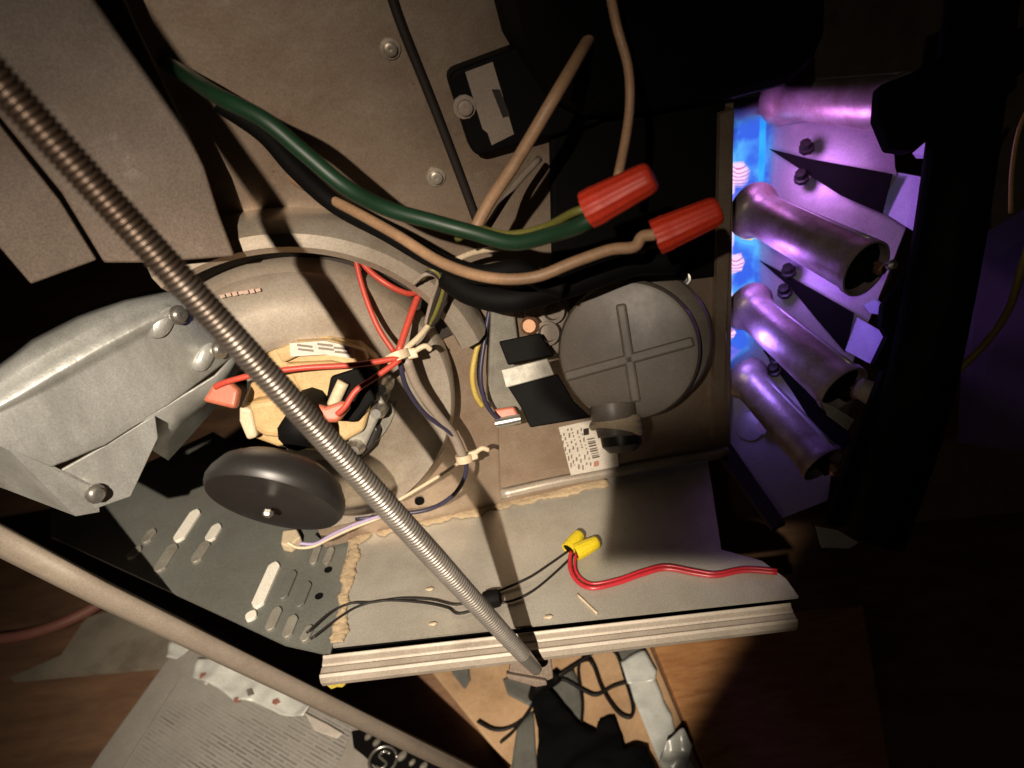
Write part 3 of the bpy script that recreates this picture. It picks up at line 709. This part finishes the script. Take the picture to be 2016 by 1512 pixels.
# cable ties
def tie(c, along, tail, label, r=0.007):
    t = thing('cable_tie', label, 'cable tie', c - UP * 0.01)
    lathe('loop', c, along, [(r * 0.9, -0.0025), (r, -0.0025), (r, 0.0025), (r * 0.9, 0.0025)], 'cwire', t, seg=24)
    obox('head', c + tail.normalized() * r * 1.1, (tail, along, tail.cross(along)), (0.006, 0.006, 0.004), 'cwire', t)
    tube('tail', [c + tail.normalized() * r, c + tail.normalized() * r * 2.2 + UP * 0.003, c + tail], 0.0016, 'cwire', t)
tie(P(784, 702, .413), wd((0.4, 1, 0)), P(848, 688, .415) - P(784, 702, .413), 'cream cable tie gathering the red wires beside the motor')
tie(P(914, 902, .472), wd((0.2, 1, 0.2)), P(962, 886, .472) - P(914, 902, .472), 'cream cable tie at the lower end of the grey sleeve', 0.0055)
# wire nuts
def nut(a, b, ra, rb, m, label, group=None, wings=False):
    ax = (b - a); L_ = ax.length
    t = thing('wire_nut', label, 'wire nut', a - UP * 0.01, group)
    lathe('cap', a, ax, [(ra * 0.72, 0.002), (ra * 0.8, 0.0), (ra, 0.0), (ra * 1.02, L_ * 0.18), (ra * 0.98, L_ * 0.22), (ra * 0.97, L_ * 0.3), (rb * 1.03, L_ * 0.9), (rb * 0.92, L_ * 0.97), (rb * 0.7, L_), (0, L_)], m, t, seg=48, flute=14, fl=0.07)
    lathe('mouth', a + ax.normalized() * 0.0006, ax, [(ra * 0.78, 0.0), (ra * 0.7, 0.006), (0, 0.006)], 'black', t, seg=20)
    return t
k3 = 0.29 / F
nut(P(1156, 414, .297), P(1286, 346, .285), 37 * k3, 29 * k3, 'nut', 'red wire nut on the end of the thick green wire')
nut(P(1290, 468, .318), P(1418, 412, .312), 34 * .315 / F, 27 * .315 / F, 'nut', 'red wire nut on the end of the curved tan wire')
DN = lambda x, y, h=0.006: on(DECK, x, y, h)
nut(DN(1119, 1082, .007), DN(1142, 1050, .009), .0050, .0038, 'yellow', 'shorter tilted yellow wire nut on the deck touching the longer one')
nut(DN(1132, 1088, .007), DN(1178, 1066, .008), .0054, .0040, 'yellow', 'longer yellow wire nut on the deck joining red and black wires')
wire('red_wire', [DN(1124, 1086), DN(1122, 1116, .004), DN(1136, 1144, .002), DN(1166, 1158, .002), DN(1216, 1148, .002), DN(1262, 1132, .002), DN(1310, 1120, .002), DN(1370, 1130, .002), DN(1410, 1134, .002), DN(1466, 1124, .002), DN(1530, 1128, .002)], 9, 'crimson', 'crimson wire snaking along the deck from the yellow wire nuts')
wire('red_wire', [DN(1134, 1088), DN(1132, 1118, .004), DN(1144, 1138, .002), DN(1168, 1149, .002), DN(1216, 1140, .003), DN(1262, 1124, .003), DN(1310, 1113, .003), DN(1370, 1123, .003), DN(1410, 1128, .003), DN(1466, 1118, .003), DN(1530, 1122, .003)], 6, 'crimson', 'second thinner crimson wire on the deck beside the first')
wire('black_wire', [DN(1120, 1084), DN(1080, 1112, .004), DN(1040, 1138, .003), DN(990, 1160, .002), DN(950, 1176, .002), DN(900, 1190, .002), DN(850, 1180, .002), DN(790, 1178, .002), DN(730, 1186, .002), DN(690, 1188, .002), DN(650, 1206, .003), DN(604, 1246, .003)], 5, 'bwire', 'thin black wire on the deck from the yellow nuts to the louvres')
wire('black_wire', [DN(1134, 1088), DN(1090, 1130, .004), DN(1048, 1164, .003), DN(1010, 1182, .002), DN(960, 1192, .002), DN(905, 1208, .002), DN(880, 1196, .002), DN(830, 1186, .002), DN(760, 1182, .002), DN(710, 1192, .002), DN(670, 1214, .003), DN(612, 1258, .003)], 5, 'bwire', 'second thin black wire looping lower across the grey deck')
tp = lathe('tape_wrap', DN(966, 1180, .005), (DN(1010, 1172) - DN(930, 1188)), [(0.003, -0.006), (0.0055, -0.004), (0.006, 0.0), (0.0055, 0.005), (0.003, 0.007)], 'black', None, seg=14)
tag(tp, 'small lump of black tape around the thin black deck wires', 'tape')
for (a, b, lab) in (((1136, 1170), (1176, 1208), 'pale splinter of wood lying on the deck near the rail'),):
    sv = tube('splinter', [DN(*a, .001), DN(*b, .001)], 0.0008, 'cwire'); tag(sv, lab, 'splinter')
for (x, y, lab) in ((846, 1160, 'tiny pale paint chip on the deck above the black wires'), (852, 1228, 'tiny pale paint chip on the deck between the black wires and the rail'), (1080, 1215, 'tiny pale paint chip on the deck close to the wood splinter')):
    c = DN(x, y, .0006)
    o = crumple('paint_chip', [c + Vector((0.003 * math.cos(a), 0.0018 * math.sin(a), 0)) for a in (0, 1.1, 2.3, 3.5, 4.9)], 'cwire', 0.0008, thick=0.0004, cuts=1)
    tag(o, lab, 'paint chip', 'paint chips on the deck')

# ================================================================ RIBBED ROD
rt, rn = P(1056, 1318, .425), P(350, 545, .235)
rdv = (rn - rt).normalized(); rl_ = (rn - rt).length * 1.75
path, rad = [], []
nr = 255
for i in range(nr * 4 + 1):
    t = i / (nr * 4)
    path.append(rt + rdv * rl_ * t)
    tt = t * 1.75
    base = 0.0043 + 0.0013 * min(1, tt / 0.42) - 0.0009 * max(0, min(1.2, (tt - 0.42)))
    ph = (i % 4)
    rad.append(base * (1.0, 0.95, 0.76, 0.95)[ph] if t > 0.04 else base * (0.80 + 4 * t * 1.2))
vs, fs = tubeverts(path, rad, 18)
rm = M['rod']; nt = rm.node_tree; bs = nt.nodes['Principled BSDF']       # upper length painted dark brown for shade, fading out towards the tip
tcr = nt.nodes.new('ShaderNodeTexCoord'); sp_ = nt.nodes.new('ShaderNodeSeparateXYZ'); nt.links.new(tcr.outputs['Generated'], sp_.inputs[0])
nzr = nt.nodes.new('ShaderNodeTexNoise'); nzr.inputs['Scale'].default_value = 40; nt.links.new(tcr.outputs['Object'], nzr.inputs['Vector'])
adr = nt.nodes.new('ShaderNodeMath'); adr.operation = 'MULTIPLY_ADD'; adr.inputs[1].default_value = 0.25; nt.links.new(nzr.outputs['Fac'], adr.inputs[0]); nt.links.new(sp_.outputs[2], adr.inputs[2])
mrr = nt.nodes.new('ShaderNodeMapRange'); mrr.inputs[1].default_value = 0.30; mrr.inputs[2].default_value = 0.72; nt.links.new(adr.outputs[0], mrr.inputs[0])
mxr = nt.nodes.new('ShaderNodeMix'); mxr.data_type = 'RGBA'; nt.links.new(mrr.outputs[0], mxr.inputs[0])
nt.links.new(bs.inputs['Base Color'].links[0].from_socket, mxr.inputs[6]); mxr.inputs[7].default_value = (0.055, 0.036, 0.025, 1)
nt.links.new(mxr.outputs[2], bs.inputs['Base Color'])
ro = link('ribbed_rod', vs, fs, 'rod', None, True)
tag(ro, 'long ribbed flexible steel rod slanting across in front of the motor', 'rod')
# bracket at rod tip below the rail
tb = thing('tip_bracket', 'small bent steel bracket under the rail where the ribbed rod ends', 'bracket', P(1040, 1345, .47))
prism('plate', [P(x, y, .45) for x, y in ((1008, 1288), (1084, 1282), (1090, 1336), (1070, 1344), (1000, 1330))], 0.004, 'post', tb, bevel=0.001)
prism('fold', [P(x, y, .446) for x, y in ((996, 1326), (1076, 1340), (1078, 1350), (1056, 1354), (1000, 1338))], 0.006, 'post', tb, bevel=0.001)
# yellow foam lump at the rail end
yf = lathe('foam_lump', P(662, 1336, .452), wd((0.9, -0.3, -0.3)), [(0.003, -0.007), (0.0056, -0.004), (0.005, 0.0), (0.0058, 0.004), (0.003, 0.008), (0, 0.009)], 'foam', None, seg=9, squash=0.7)
tag(yf, 'lump of yellow foam stuck under the left end of the rail', 'foam')

# ================================================================ BURNERS (right)
BP = pl3(P(1450, 300, .60), P(1425, 850, .625), P(1760, 500, .53))
bp = thing('burner_tray', 'bent steel burner tray glowing violet in the flame light', 'burner tray', on(BP, 1560, 1020))
bn = BP[1]
prism('tray_plate', [on(BP, x, y) for x, y in ((1395, 190), (1520, 212), (1640, 150), (1750, 160), (1762, 330), (1790, 430), (1740, 560), (1690, 680), (1650, 800), (1630, 985), (1535, 1022), (1418, 860))], 0.002, 'bplate', bp, n=bn)
band('upper_fold', [[on(BP, x, y, 0.001) for x, y in ((1395, 300), (1520, 250), (1640, 232), (1760, 245), (1880, 250))],
                    [on(BP, x, y, 0.010) for x, y in ((1395, 250), (1510, 216), (1640, 205), (1760, 222), (1880, 228))],
                    [on(BP, x, y, 0.004) for x, y in ((1395, 200), (1500, 190), (1640, 150), (1760, 165), (1880, 170))]], 'bplate', bp)
prism('cell_panel', [P(x, y, d) for x, y, d in ((1508, 205, .60), (1380, 180, .63), (1370, 900, .65), (1418, 860, .63), (1432, 720, .625), (1492, 600, .615))], 0.002, 'bplate', bp)
for pts in (((1760, 338, .53), (1856, 356, .485), (1816, 466, .485), (1736, 416, .53)), ((1682, 622, .545), (1748, 660, .50), (1724, 722, .50), (1664, 690, .545)),
            ((1796, 302, .50), (1852, 254, .47), (1846, 312, .47), (1804, 312, .50)), ((1700, 600, .52), (1722, 590, .50), (1740, 606, .49), (1732, 620, .50), (1712, 616, .515))):
    prism('lit_window_tab', [P(*p) for p in pts], 0.0015, 'bplate2', bp)  # lavender colour stands for flame-lit plate showing through openings
lathe('round_boss', on(BP, 1478, 838, 0.0), bn, [(0.0125, 0), (0.012, 0.003), (0.006, 0.004), (0, 0.004)], 'bplate', bp, seg=24)
lathe('stub', on(BP, 1510, 840, 0.0), bn, [(0.005, 0), (0.005, 0.012), (0, 0.012)], 'burner', bp, seg=14)
prism('added_glow_plate', [P(*p) for p in ((1905, 480, .52), (2070, 380, .45), (2070, 900, .47), (1885, 870, .53))], 0.002, 'dark_plate', bp)  # plate added to catch violet flame light beside the manifold
def burner(a, b, ra, rb, lab, wedge, screws, grp='burner tubes in a row'):
    t = thing('burner', lab, 'burner', b - UP * 0.03)
    ax = (b - a); L_ = ax.length
    tb_ = lathe('tube', a, ax, [(ra * 1.30, -0.003), (ra * 1.36, 0.0), (ra * 1.34, 0.004), (ra * 1.18, 0.008), (ra * 1.04, 0.011), (ra * 1.02, 0.016), (ra * 1.06, L_ * 0.35), (rb * 0.90, L_ * 0.8), (rb * 0.93, L_ * 0.93), (rb * 1.0, L_ * 0.96), (rb * 1.0, L_), (rb * 0.92, L_), (rb * 0.88, L_ - 0.012)], 'burner', t, seg=36)
    sd_ = ax.normalized().cross(bn).normalized()
    if sd_.dot(UP) < 0: sd_ = -sd_
    e0, e1_ = a + ax * 0.16 + sd_ * ra * 0.9 + bn * ra * 0.2, b - ax * 0.05 + sd_ * rb * 0.9 + bn * rb * 0.2
    tube('seam', [e0, e1_], 0.0019, 'bplate', tb_)
    lathe('orifice', b - ax.normalized() * 0.010, ax, [(rb * 0.9, 0), (rb * 0.88, 0.004), (rb * 0.35, 0.006), (rb * 0.3, 0.016), (0, 0.016)], 'black', t, seg=24)
    lathe('spud', b + ax.normalized() * 0.004 + sd_ * rb * 0.2, ax, [(0.0042, 0), (0.0042, 0.006), (0.002, 0.008), (0, 0.008)], 'brass', t, seg=6)
    if wedge:
        prism('bracket', [on(BP, x, y, 0.012) for x, y in wedge], 0.0025, 'black', t, n=bn)
    for (x, y) in screws:
        o = lathe('screw', on(BP, x, y, 0.014), (bn + wd((0.2, -0.5, 0))).normalized(), [(0.0058, -0.002), (0.0058, 0.001), (0.0042, 0.0015), (0.0040, 0.006), (0, 0.0065)], 'black2', t, seg=8)
    return t
burner(P(1482, 414, .555), P(1706, 530, .475), 42 * .55 / F, 60 * .475 / F, 'burner tube with a wide black mouth beside the pale violet square', ((1512, 292), (1592, 312), (1756, 342), (1736, 420), (1655, 385), (1588, 342)), ((1588, 291), (1578, 350)))
burner(P(1472, 602, .56), P(1662, 768, .49), 38 * .555 / F, 55 * .49 / F, 'middle burner tube with the white ceramic plug at its mouth', ((1494, 512), (1560, 548), (1680, 616), (1664, 694), (1610, 632), (1556, 566)), ((1553, 534), (1545, 574)))
burner(P(1466, 742, .57), P(1622, 915, .515), 34 * .565 / F, 46 * .515 / F, 'burner tube next to the round boss at the end of the row', ((1502, 690), (1530, 706), (1596, 760), (1680, 870), (1640, 900), (1560, 772)), ((1528, 704), (1524, 728)))
burner(P(1535, 196, .56), P(1782, 206, .47), 36 * .55 / F, 60 * .47 / F, 'dim reddish burner tube next to the black shroud', None, ())
# flames in the cell openings
FB = pl3(P(1440, 220, .585), P(1430, 720, .60), P(1510, 400, .578))
def flame(pts, m, lab, h=0.004):
    base = [on(FB, x, y) for x, y in pts]
    c = sum(base, Vector()) / len(base)
    vs = base + [c.lerp(p, 0.66) + FB[1] * h for p in base] + [c.lerp(p, 0.2) + FB[1] * h * 1.6 for p in base] + [c - FB[1] * h]
    k = len(base); fs = []
    for r in range(2):
        for i in range(k):
            fs.append((r * k + i, r * k + (i + 1) % k, (r + 1) * k + (i + 1) % k, (r + 1) * k + i))
    fs.append(tuple(range(2 * k, 3 * k)))
    for i in range(k): fs.append((i, (i + 1) % k, 3 * k))
    o = link('gas_flame', vs, fs, m, None, True)
    at = o.data.attributes.new('core', 'FLOAT', 'POINT')
    at.data.foreach_set('value', [0.0] * k + [0.85] * k + [1.0] * k + [0.6])
    return tag(o, lab, 'flame')
flame(((1428, 214), (1530, 205), (1524, 300), (1520, 380), (1480, 400), (1500, 480), (1500, 580), (1470, 600), (1486, 650), (1484, 700), (1440, 740), (1416, 730), (1424, 480)), 'flame', 'faint blue sheet of flame running along all the burner mouths', 0.001)
flame(((1432, 300), (1450, 300), (1448, 420), (1446, 560), (1440, 700), (1424, 730), (1428, 520)), 'pale', 'pale pink violet flame glow beside the vestibule edge', 0.003)
flame(((1448, 236), (1506, 222), (1512, 300), (1504, 366), (1446, 330), (1445, 270)), 'flame', 'tall bright blue gas flame above the wide mouthed burner tube')
flame(((1496, 226), (1511, 222), (1509, 300), (1506, 368), (1492, 372), (1494, 300)), 'cyan', 'thin cyan flame edge along the right of the tall blue flame', 0.006)
flame(((1440, 318), (1466, 314), (1480, 334), (1474, 362), (1462, 372), (1438, 372)), 'grid', 'striped pink white flame head beside the tall blue flame', 0.008)
flame(((1438, 372), (1468, 366), (1448, 420), (1462, 456), (1436, 462)), 'flame2', 'violet flame curling behind the bell of the wide mouthed tube')
flame(((1446, 438), (1470, 462), (1494, 470), (1486, 478), (1460, 474), (1444, 456)), 'hot', 'small yellow orange flame under the bell of the wide mouthed tube', 0.002)
flame(((1436, 466), (1492, 478), (1490, 560), (1452, 582), (1432, 590)), 'flame', 'blue gas flame between the first two burner tubes')
flame(((1434, 500), (1462, 494), (1474, 516), (1466, 540), (1432, 548)), 'grid', 'striped pink white flame head between two burner tubes', 0.008)
flame(((1430, 594), (1452, 590), (1446, 625), (1462, 640), (1476, 650), (1478, 690), (1450, 706), (1428, 726)), 'flame', 'blue gas flame at the bell of the burner tube by the round boss')
flame(((1430, 646), (1450, 642), (1458, 654), (1450, 668), (1428, 672)), 'grid', 'small striped flame head below the middle tube bell', 0.006)
flame(((1428, 672), (1446, 668), (1462, 690), (1440, 712), (1427, 716)), 'flame2', 'small violet flame touching the last tube bell')
flame(((1457, 765), (1467, 760), (1469, 772), (1462, 780)), 'flame', 'tiny blue flame under the last burner tube', 0.003)
# light of the flames
for (x, y, d, e, c) in ((1512, 300, .52, 0.20, (0.66, 0.26, 0.95)), (1500, 520, .525, 0.15, (0.44, 0.20, 1.0)), (1486, 672, .53, 0.13, (0.32, 0.20, 1.0)), (1452, 790, .575, 0.05, (0.32, 0.20, 1.0))):
    l = bpy.data.lights.new('flame_light', 'SPOT'); l.energy = e; l.color = c; l.shadow_soft_size = 0.012
    l.spot_size = math.radians(165 if y < 700 else 95); l.spot_blend = 0.25
    o = bpy.data.objects.new('flame_light', l); COL.objects.link(o); o.location = P(x, y, d)
    o.rotation_euler = wd((1.0, -0.05 if y < 700 else 0.7, 0.45)).to_track_quat('-Z', 'Y').to_euler()
# gas manifold and bracket
mf = thing('gas_manifold', 'black gas manifold bar standing across the burner mouths', 'manifold', P(1700, 1090, .46))
tube('pipe', [P(1935, -20, .42), P(1905, 200, .425), (P(1862, 500, .43)), P(1800, 800, .44), P(1716, 1060, .45)], 0.019, 'black', mf, seg=20)
prism('upper_arm', [P(x, y, .435) for x, y in ((1735, 165), (1800, 140), (1880, 95), (2050, 40), (2050, 115), (1940, 200), (1900, 300), (1850, 350), (1850, 258), (1798, 296), (1755, 290), (1730, 230))], 0.012, 'black', mf, bevel=0.002)
prism('orifice_plate', [P(x, y, .45) for x, y in ((1838, 340), (1890, 300), (1870, 700), (1790, 900), (1700, 1050), (1630, 1030), (1690, 860), (1740, 730), (1722, 716), (1748, 662), (1736, 640), (1740, 600), (1770, 560), (1815, 470))], 0.006, 'black', mf)
for x, y in ((1872, 155), (1755, 522)):
    lathe('bolt', P(x, y, .425), wd((0, -0.1, -1)), [(0.0028, -0.002), (0.0028, 0.002), (0, 0.003)], 'steel', mf, seg=10)
# igniter plug and lead
ig = thing('igniter', 'white ceramic igniter plug at the mouth of the middle burner', 'igniter', P(1710, 800, .47))
lathe('ceramic', P(1690, 762, .468), P(1745, 790, .465) - P(1690, 762, .468), [(0.004, -0.002), (0.0065, 0.0), (0.0075, 0.008), (0.0062, 0.014), (0.0035, 0.020), (0, 0.020)], 'loom', ig, seg=18)
prism('bracket', [P(x, y, .475) for x, y in ((1620, 792), (1640, 800), (1682, 826), (1670, 846), (1632, 818))], 0.003, 'slate', ig)
wire('igniter_lead', [(1734, 786, .465), (1780, 792, .46), (1830, 780, .455), (1880, 735, .44), (1940, 676, .43), (1985, 610, .42), (2008, 540, .41), (2030, 470, .40)], 15, 'ywire', 'yellowish igniter lead curving up from the white ceramic plug')
wire('igniter_lead', [(1846, 772, .45), (1820, 820, .452), (1795, 868, .455), (1776, 900, .46)], 11, 'ywire', 'short yellowish lead branching down beside the black manifold')
wire('yellow_wire', [(2030, 200, .44), (2005, 260, .445), (1992, 340, .45), (1990, 420, .455)], 9, 'ywire', 'thin dim yellow wire along the insulated side panel')
pg = prism('paper_tag', [P(x, y, .49) for x, y in ((1606, 1036), (1650, 1044), (1690, 1068), (1672, 1080), (1618, 1078))], 0.001, 'paper')
tag(pg, 'torn paper tag below the end of the burner tray', 'paper tag')

# ================================================================ LOWER LEFT: DOOR EDGE AND PRINTED DOOR
dp = thing('side_door', 'beige sheet metal door standing on edge over the printed panel', 'door', on(FLOOR, 700, 1460))
e_pts = [(-70, 1028, .41), (200, 1168, .445), (450, 1290, .49), (700, 1412, .56), (980, 1548, .64)]
rows = []
def edgept(i, off, dd): x, y, d = e_pts[i]; return P(x - off * 0.45, y + off * 0.89, d + dd)
ws = (30, 26, 22, 18, 14)
nrow = [[] for _ in range(6)]
for i, (x, y, d) in enumerate(e_pts):
    hw = ws[i]
    nrow[0].append(edgept(i, -hw, 0.006)); nrow[1].append(edgept(i, -hw * 0.7, 0.001)); nrow[2].append(edgept(i, 0, 0.0))
    nrow[3].append(edgept(i, hw * 0.7, 0.001)); nrow[4].append(edgept(i, hw, 0.007)); nrow[5].append(edgept(i, hw * 0.9, 0.012))
band('rolled_edge', nrow, 'rail', dp, thick=0.001)
band('shadow_sheet', [[edgept(i, 0, 0.004) for i in range(5)], [on(FLOOR, e_pts[i][0] - 2, e_pts[i][1] + 4, 0.002) for i in range(5)]], 'rail', dp, thick=0.001)  # unseen edge-on sheet, added to cast the shade right of the rail

pd = thing('printed_panel', 'flat furnace panel on the floor covered with printed instructions', 'panel', on(FLOOR, 500, 1400))
prism('sheet', [on(PD, x, y) for x, y in ((372, 1236), (960, 1570), (120, 1600), (196, 1480))], 0.028, 'page', pd, n=UP, bevel=0.003)
prism('printed_sheet', [on(PD, x, y, 0.0008) for x, y in ((398, 1262), (700, 1425), (640, 1560), (220, 1560))], 0.0006, 'text', pd, n=UP)
prism('margin_strip', [on(PD, x, y, 0.0016) for x, y in ((374, 1256), (400, 1262), (240, 1512), (205, 1560), (170, 1560))], 0.002, 'page', pd, n=UP)
for q_, (pts, m_) in enumerate(((((332, 1302), (338, 1268), (350, 1246), (378, 1240), (402, 1248), (416, 1262), (384, 1276), (352, 1304)), 'foil'), (((392, 1300), (436, 1302), (520, 1346), (616, 1394), (600, 1416), (552, 1410), (500, 1384), (462, 1382), (430, 1358), (380, 1336)), 'foil'),
                  (((600, 1404), (640, 1424), (676, 1446), (664, 1456), (620, 1440)), 'paper'), (((396, 1328), (408, 1325), (414, 1334), (406, 1341), (394, 1338)), 'pink'), (((460, 1375), (468, 1372), (474, 1379), (470, 1384), (462, 1383)), 'pink'), (((538, 1379), (547, 1377), (552, 1384), (544, 1389), (536, 1386)), 'pink'),
                  (((486, 1360), (496, 1358), (500, 1370), (490, 1374)), 'slate'))):
    crumple('torn_label', [on(PD, x, y, 0.002 + 0.0012 * q_) for x, y in pts], m_, 0.011 if q_ < 2 else 0.004, pd, thick=0.0006, cuts=3, seed=q_ + 3)
prism('white_streak', [on(PD, x, y, 0.007) for x, y in ((428, 1318), (434, 1322), (406, 1348), (401, 1346))], 0.001, 'white', pd, n=UP)
# black badge with a round emblem
bd = prism('badge', [on(PD, x, y, 0.003) for x, y in ((692, 1440), (712, 1436), (800, 1478), (900, 1530), (800, 1560), (736, 1505), (714, 1484), (696, 1470))], 0.003, 'black', pd, n=UP)
ec = on(PD, 754, 1496, 0.0045)
ring = []
for i in range(33):
    a = 2 * math.pi * i / 32
    ring.append(ec + Vector((math.cos(a) * 0.0135, math.sin(a) * 0.0135, 0)))
vs, fs = tubeverts(ring, 0.0016, 8)
link('emblem_ring', vs, fs, 'steel', bd, True)
ex, ey = wd((1, 0, 0)), wd((0, 1, 0)); ex.z = 0; ey.z = 0; ex.normalize(); ey = UP.cross(ex)
tube('emblem_letter', [ec + ex * a + ey * b for a, b in ((0.006, 0.006), (0.0, 0.0085), (-0.004, 0.004), (0.0, 0.0), (0.004, -0.004), (0.0, -0.0085), (-0.006, -0.006))], 0.0014, 'steel', bd)
for (x, y, r) in ((726, 1450, .005), (792, 1489, .006), (812, 1502, .004), (834, 1510, .005), (742, 1462, .005)):
    lathe('emblem_stud', on(PD, x, y, 0.003), UP, [(r, 0), (r * 0.9, 0.002), (0, 0.003)], 'slate', bd, seg=9, squash=0.6)
# floor on the left
cd = prism('cardboard', [on(FLOOR, x, y, 0.012) for x, y in ((20, 1334), (120, 1290), (170, 1215), (300, 1180), (470, 1260), (390, 1300))], 0.010, 'card', n=UP)
tag(cd, 'grey brown cardboard sheet on the floor beside the printed panel', 'cardboard')
wire('pink_cable', [on(FLOOR, x, y, .02) for x, y in ((-40, 1262), (40, 1252), (110, 1232), (170, 1204), (230, 1168))], 22, 'pink', 'faded pink cable lying on the floor behind the door edge', 'cable')

# ================================================================ FLOOR BELOW THE RAIL
b1 = prism('wood_board', [on(FLOOR, x, y, 0.008) for x, y in ((800, 1260), (1262, 1230), (1400, 1560), (1060, 1580))], 0.007, 'board', n=UP, bevel=0.002)
tag(b1, 'tan wooden board under the loose black wires', 'board')
b2 = prism('wood_board', [on(FLOOR, x, y, 0.010) for x, y in ((1268, 1225), (1700, 1190), (1760, 1560), (1405, 1560))], 0.009, 'plank', n=UP, bevel=0.002)
tag(b2, 'orange brown wooden plank beside the silver tape', 'board')
for i, (pts, lab) in enumerate(((((880, 1300), (920, 1296), (926, 1340), (915, 1358), (892, 1330)), 'small grey patch on the edge of the tan board'),
        (((990, 1340), (1010, 1330), (1130, 1320), (1150, 1380), (1140, 1440), (1090, 1420), (1040, 1390), (1000, 1370)), 'large grey patch of tape under the black wire knot'),
        (((1020, 1420), (1050, 1400), (1060, 1560), (1000, 1560)), 'long grey patch beside the black cloth'),
        (((1214, 1282), (1262, 1268), (1270, 1284), (1222, 1308)), 'dark grey tape end above the silver tape'))):
    o = crumple('tape_patch', [on(FLOOR, x, y, 0.010) for x, y in pts], 'patch', 0.003, thick=0.0006, cuts=3, seed=i)
    tag(o, lab, 'tape')
tpz = thing('foil_tape', 'strip of shiny silver foil tape crumpled at its end on the board', 'tape', on(FLOOR, 1280, 1400))
crumple('strip', [on(FLOOR, x, y, 0.0115) for x, y in ((1232, 1342), (1290, 1340), (1306, 1382), (1322, 1412), (1330, 1450), (1345, 1470), (1390, 1560), (1318, 1560), (1300, 1510), (1278, 1452), (1256, 1400))], 'foil', 0.005, tpz, thick=0.0005, cuts=3, seed=4)
crumple('folded_end', [on(FLOOR, x, y, 0.020) for x, y in ((1222, 1308), (1268, 1284), (1292, 1324), (1290, 1340), (1236, 1348))], 'foil', 0.006, tpz, thick=0.0005, cuts=3, seed=9)
crumple('crumpled_end', [on(FLOOR, x, y, 0.022) for x, y in ((1312, 1480), (1345, 1462), (1362, 1490), (1352, 1530), (1318, 1545), (1296, 1520))], 'foil', 0.03, tpz, thick=0.0006, cuts=4, seed=12)
cl_ = crumple('black_cloth', [on(FLOOR, x, y, 0.02) for x, y in ((1050, 1396), (1072, 1360), (1106, 1390), (1140, 1440), (1174, 1448), (1178, 1428), (1208, 1414), (1222, 1452), (1228, 1488), (1274, 1482), (1300, 1560), (1058, 1560), (1062, 1440))], 'cloth', 0.02, thick=0.003, cuts=3, seed=2)
tag(cl_, 'crumpled black cloth on the tan board', 'cloth')
FZ = lambda x, y, h=.018: on(FLOOR, x, y, h)
wire('black_wire', [FZ(1075, 1350), FZ(1130, 1312, .03), FZ(1180, 1278, .03), FZ(1212, 1285, .02), FZ(1232, 1340), FZ(1246, 1390), FZ(1240, 1412), FZ(1215, 1400), FZ(1186, 1356), FZ(1168, 1310, .02), FZ(1150, 1300, .03), FZ(1100, 1330, .03), FZ(1070, 1352)], 7, 'bwire', 'thin black wire in a long loop over the tan board')
wire('black_wire', [FZ(1080, 1345), FZ(1110, 1338, .02), FZ(1150, 1360), FZ(1175, 1368), FZ(1205, 1352), FZ(1236, 1342)], 7, 'bwire', 'thin black wire running from the knot to the silver tape')
wire('black_wire', [FZ(1062, 1352), FZ(1046, 1390), FZ(1030, 1415), FZ(1000, 1434), FZ(970, 1436), FZ(940, 1420)], 6, 'bwire', 'thin black wire curving away to the edge of the board')
wire('black_wire', [FZ(1066, 1356), FZ(1040, 1400), FZ(1010, 1440), FZ(985, 1462)], 6, 'bwire', 'short black wire hanging straight down from the knot')
wire('black_wire', [FZ(1148, 1290), FZ(1138, 1320), FZ(1146, 1380), FZ(1144, 1430)], 5, 'bwire', 'thin black wire across the large grey patch')
kn = tube('wire_knot', [FZ(1052, 1372, .02), FZ(1060, 1352, .035), FZ(1082, 1342, .03), FZ(1096, 1332, .03)], 0.007, 'black'); tag(kn, 'dark knot of tape binding the loose black wires', 'knot')
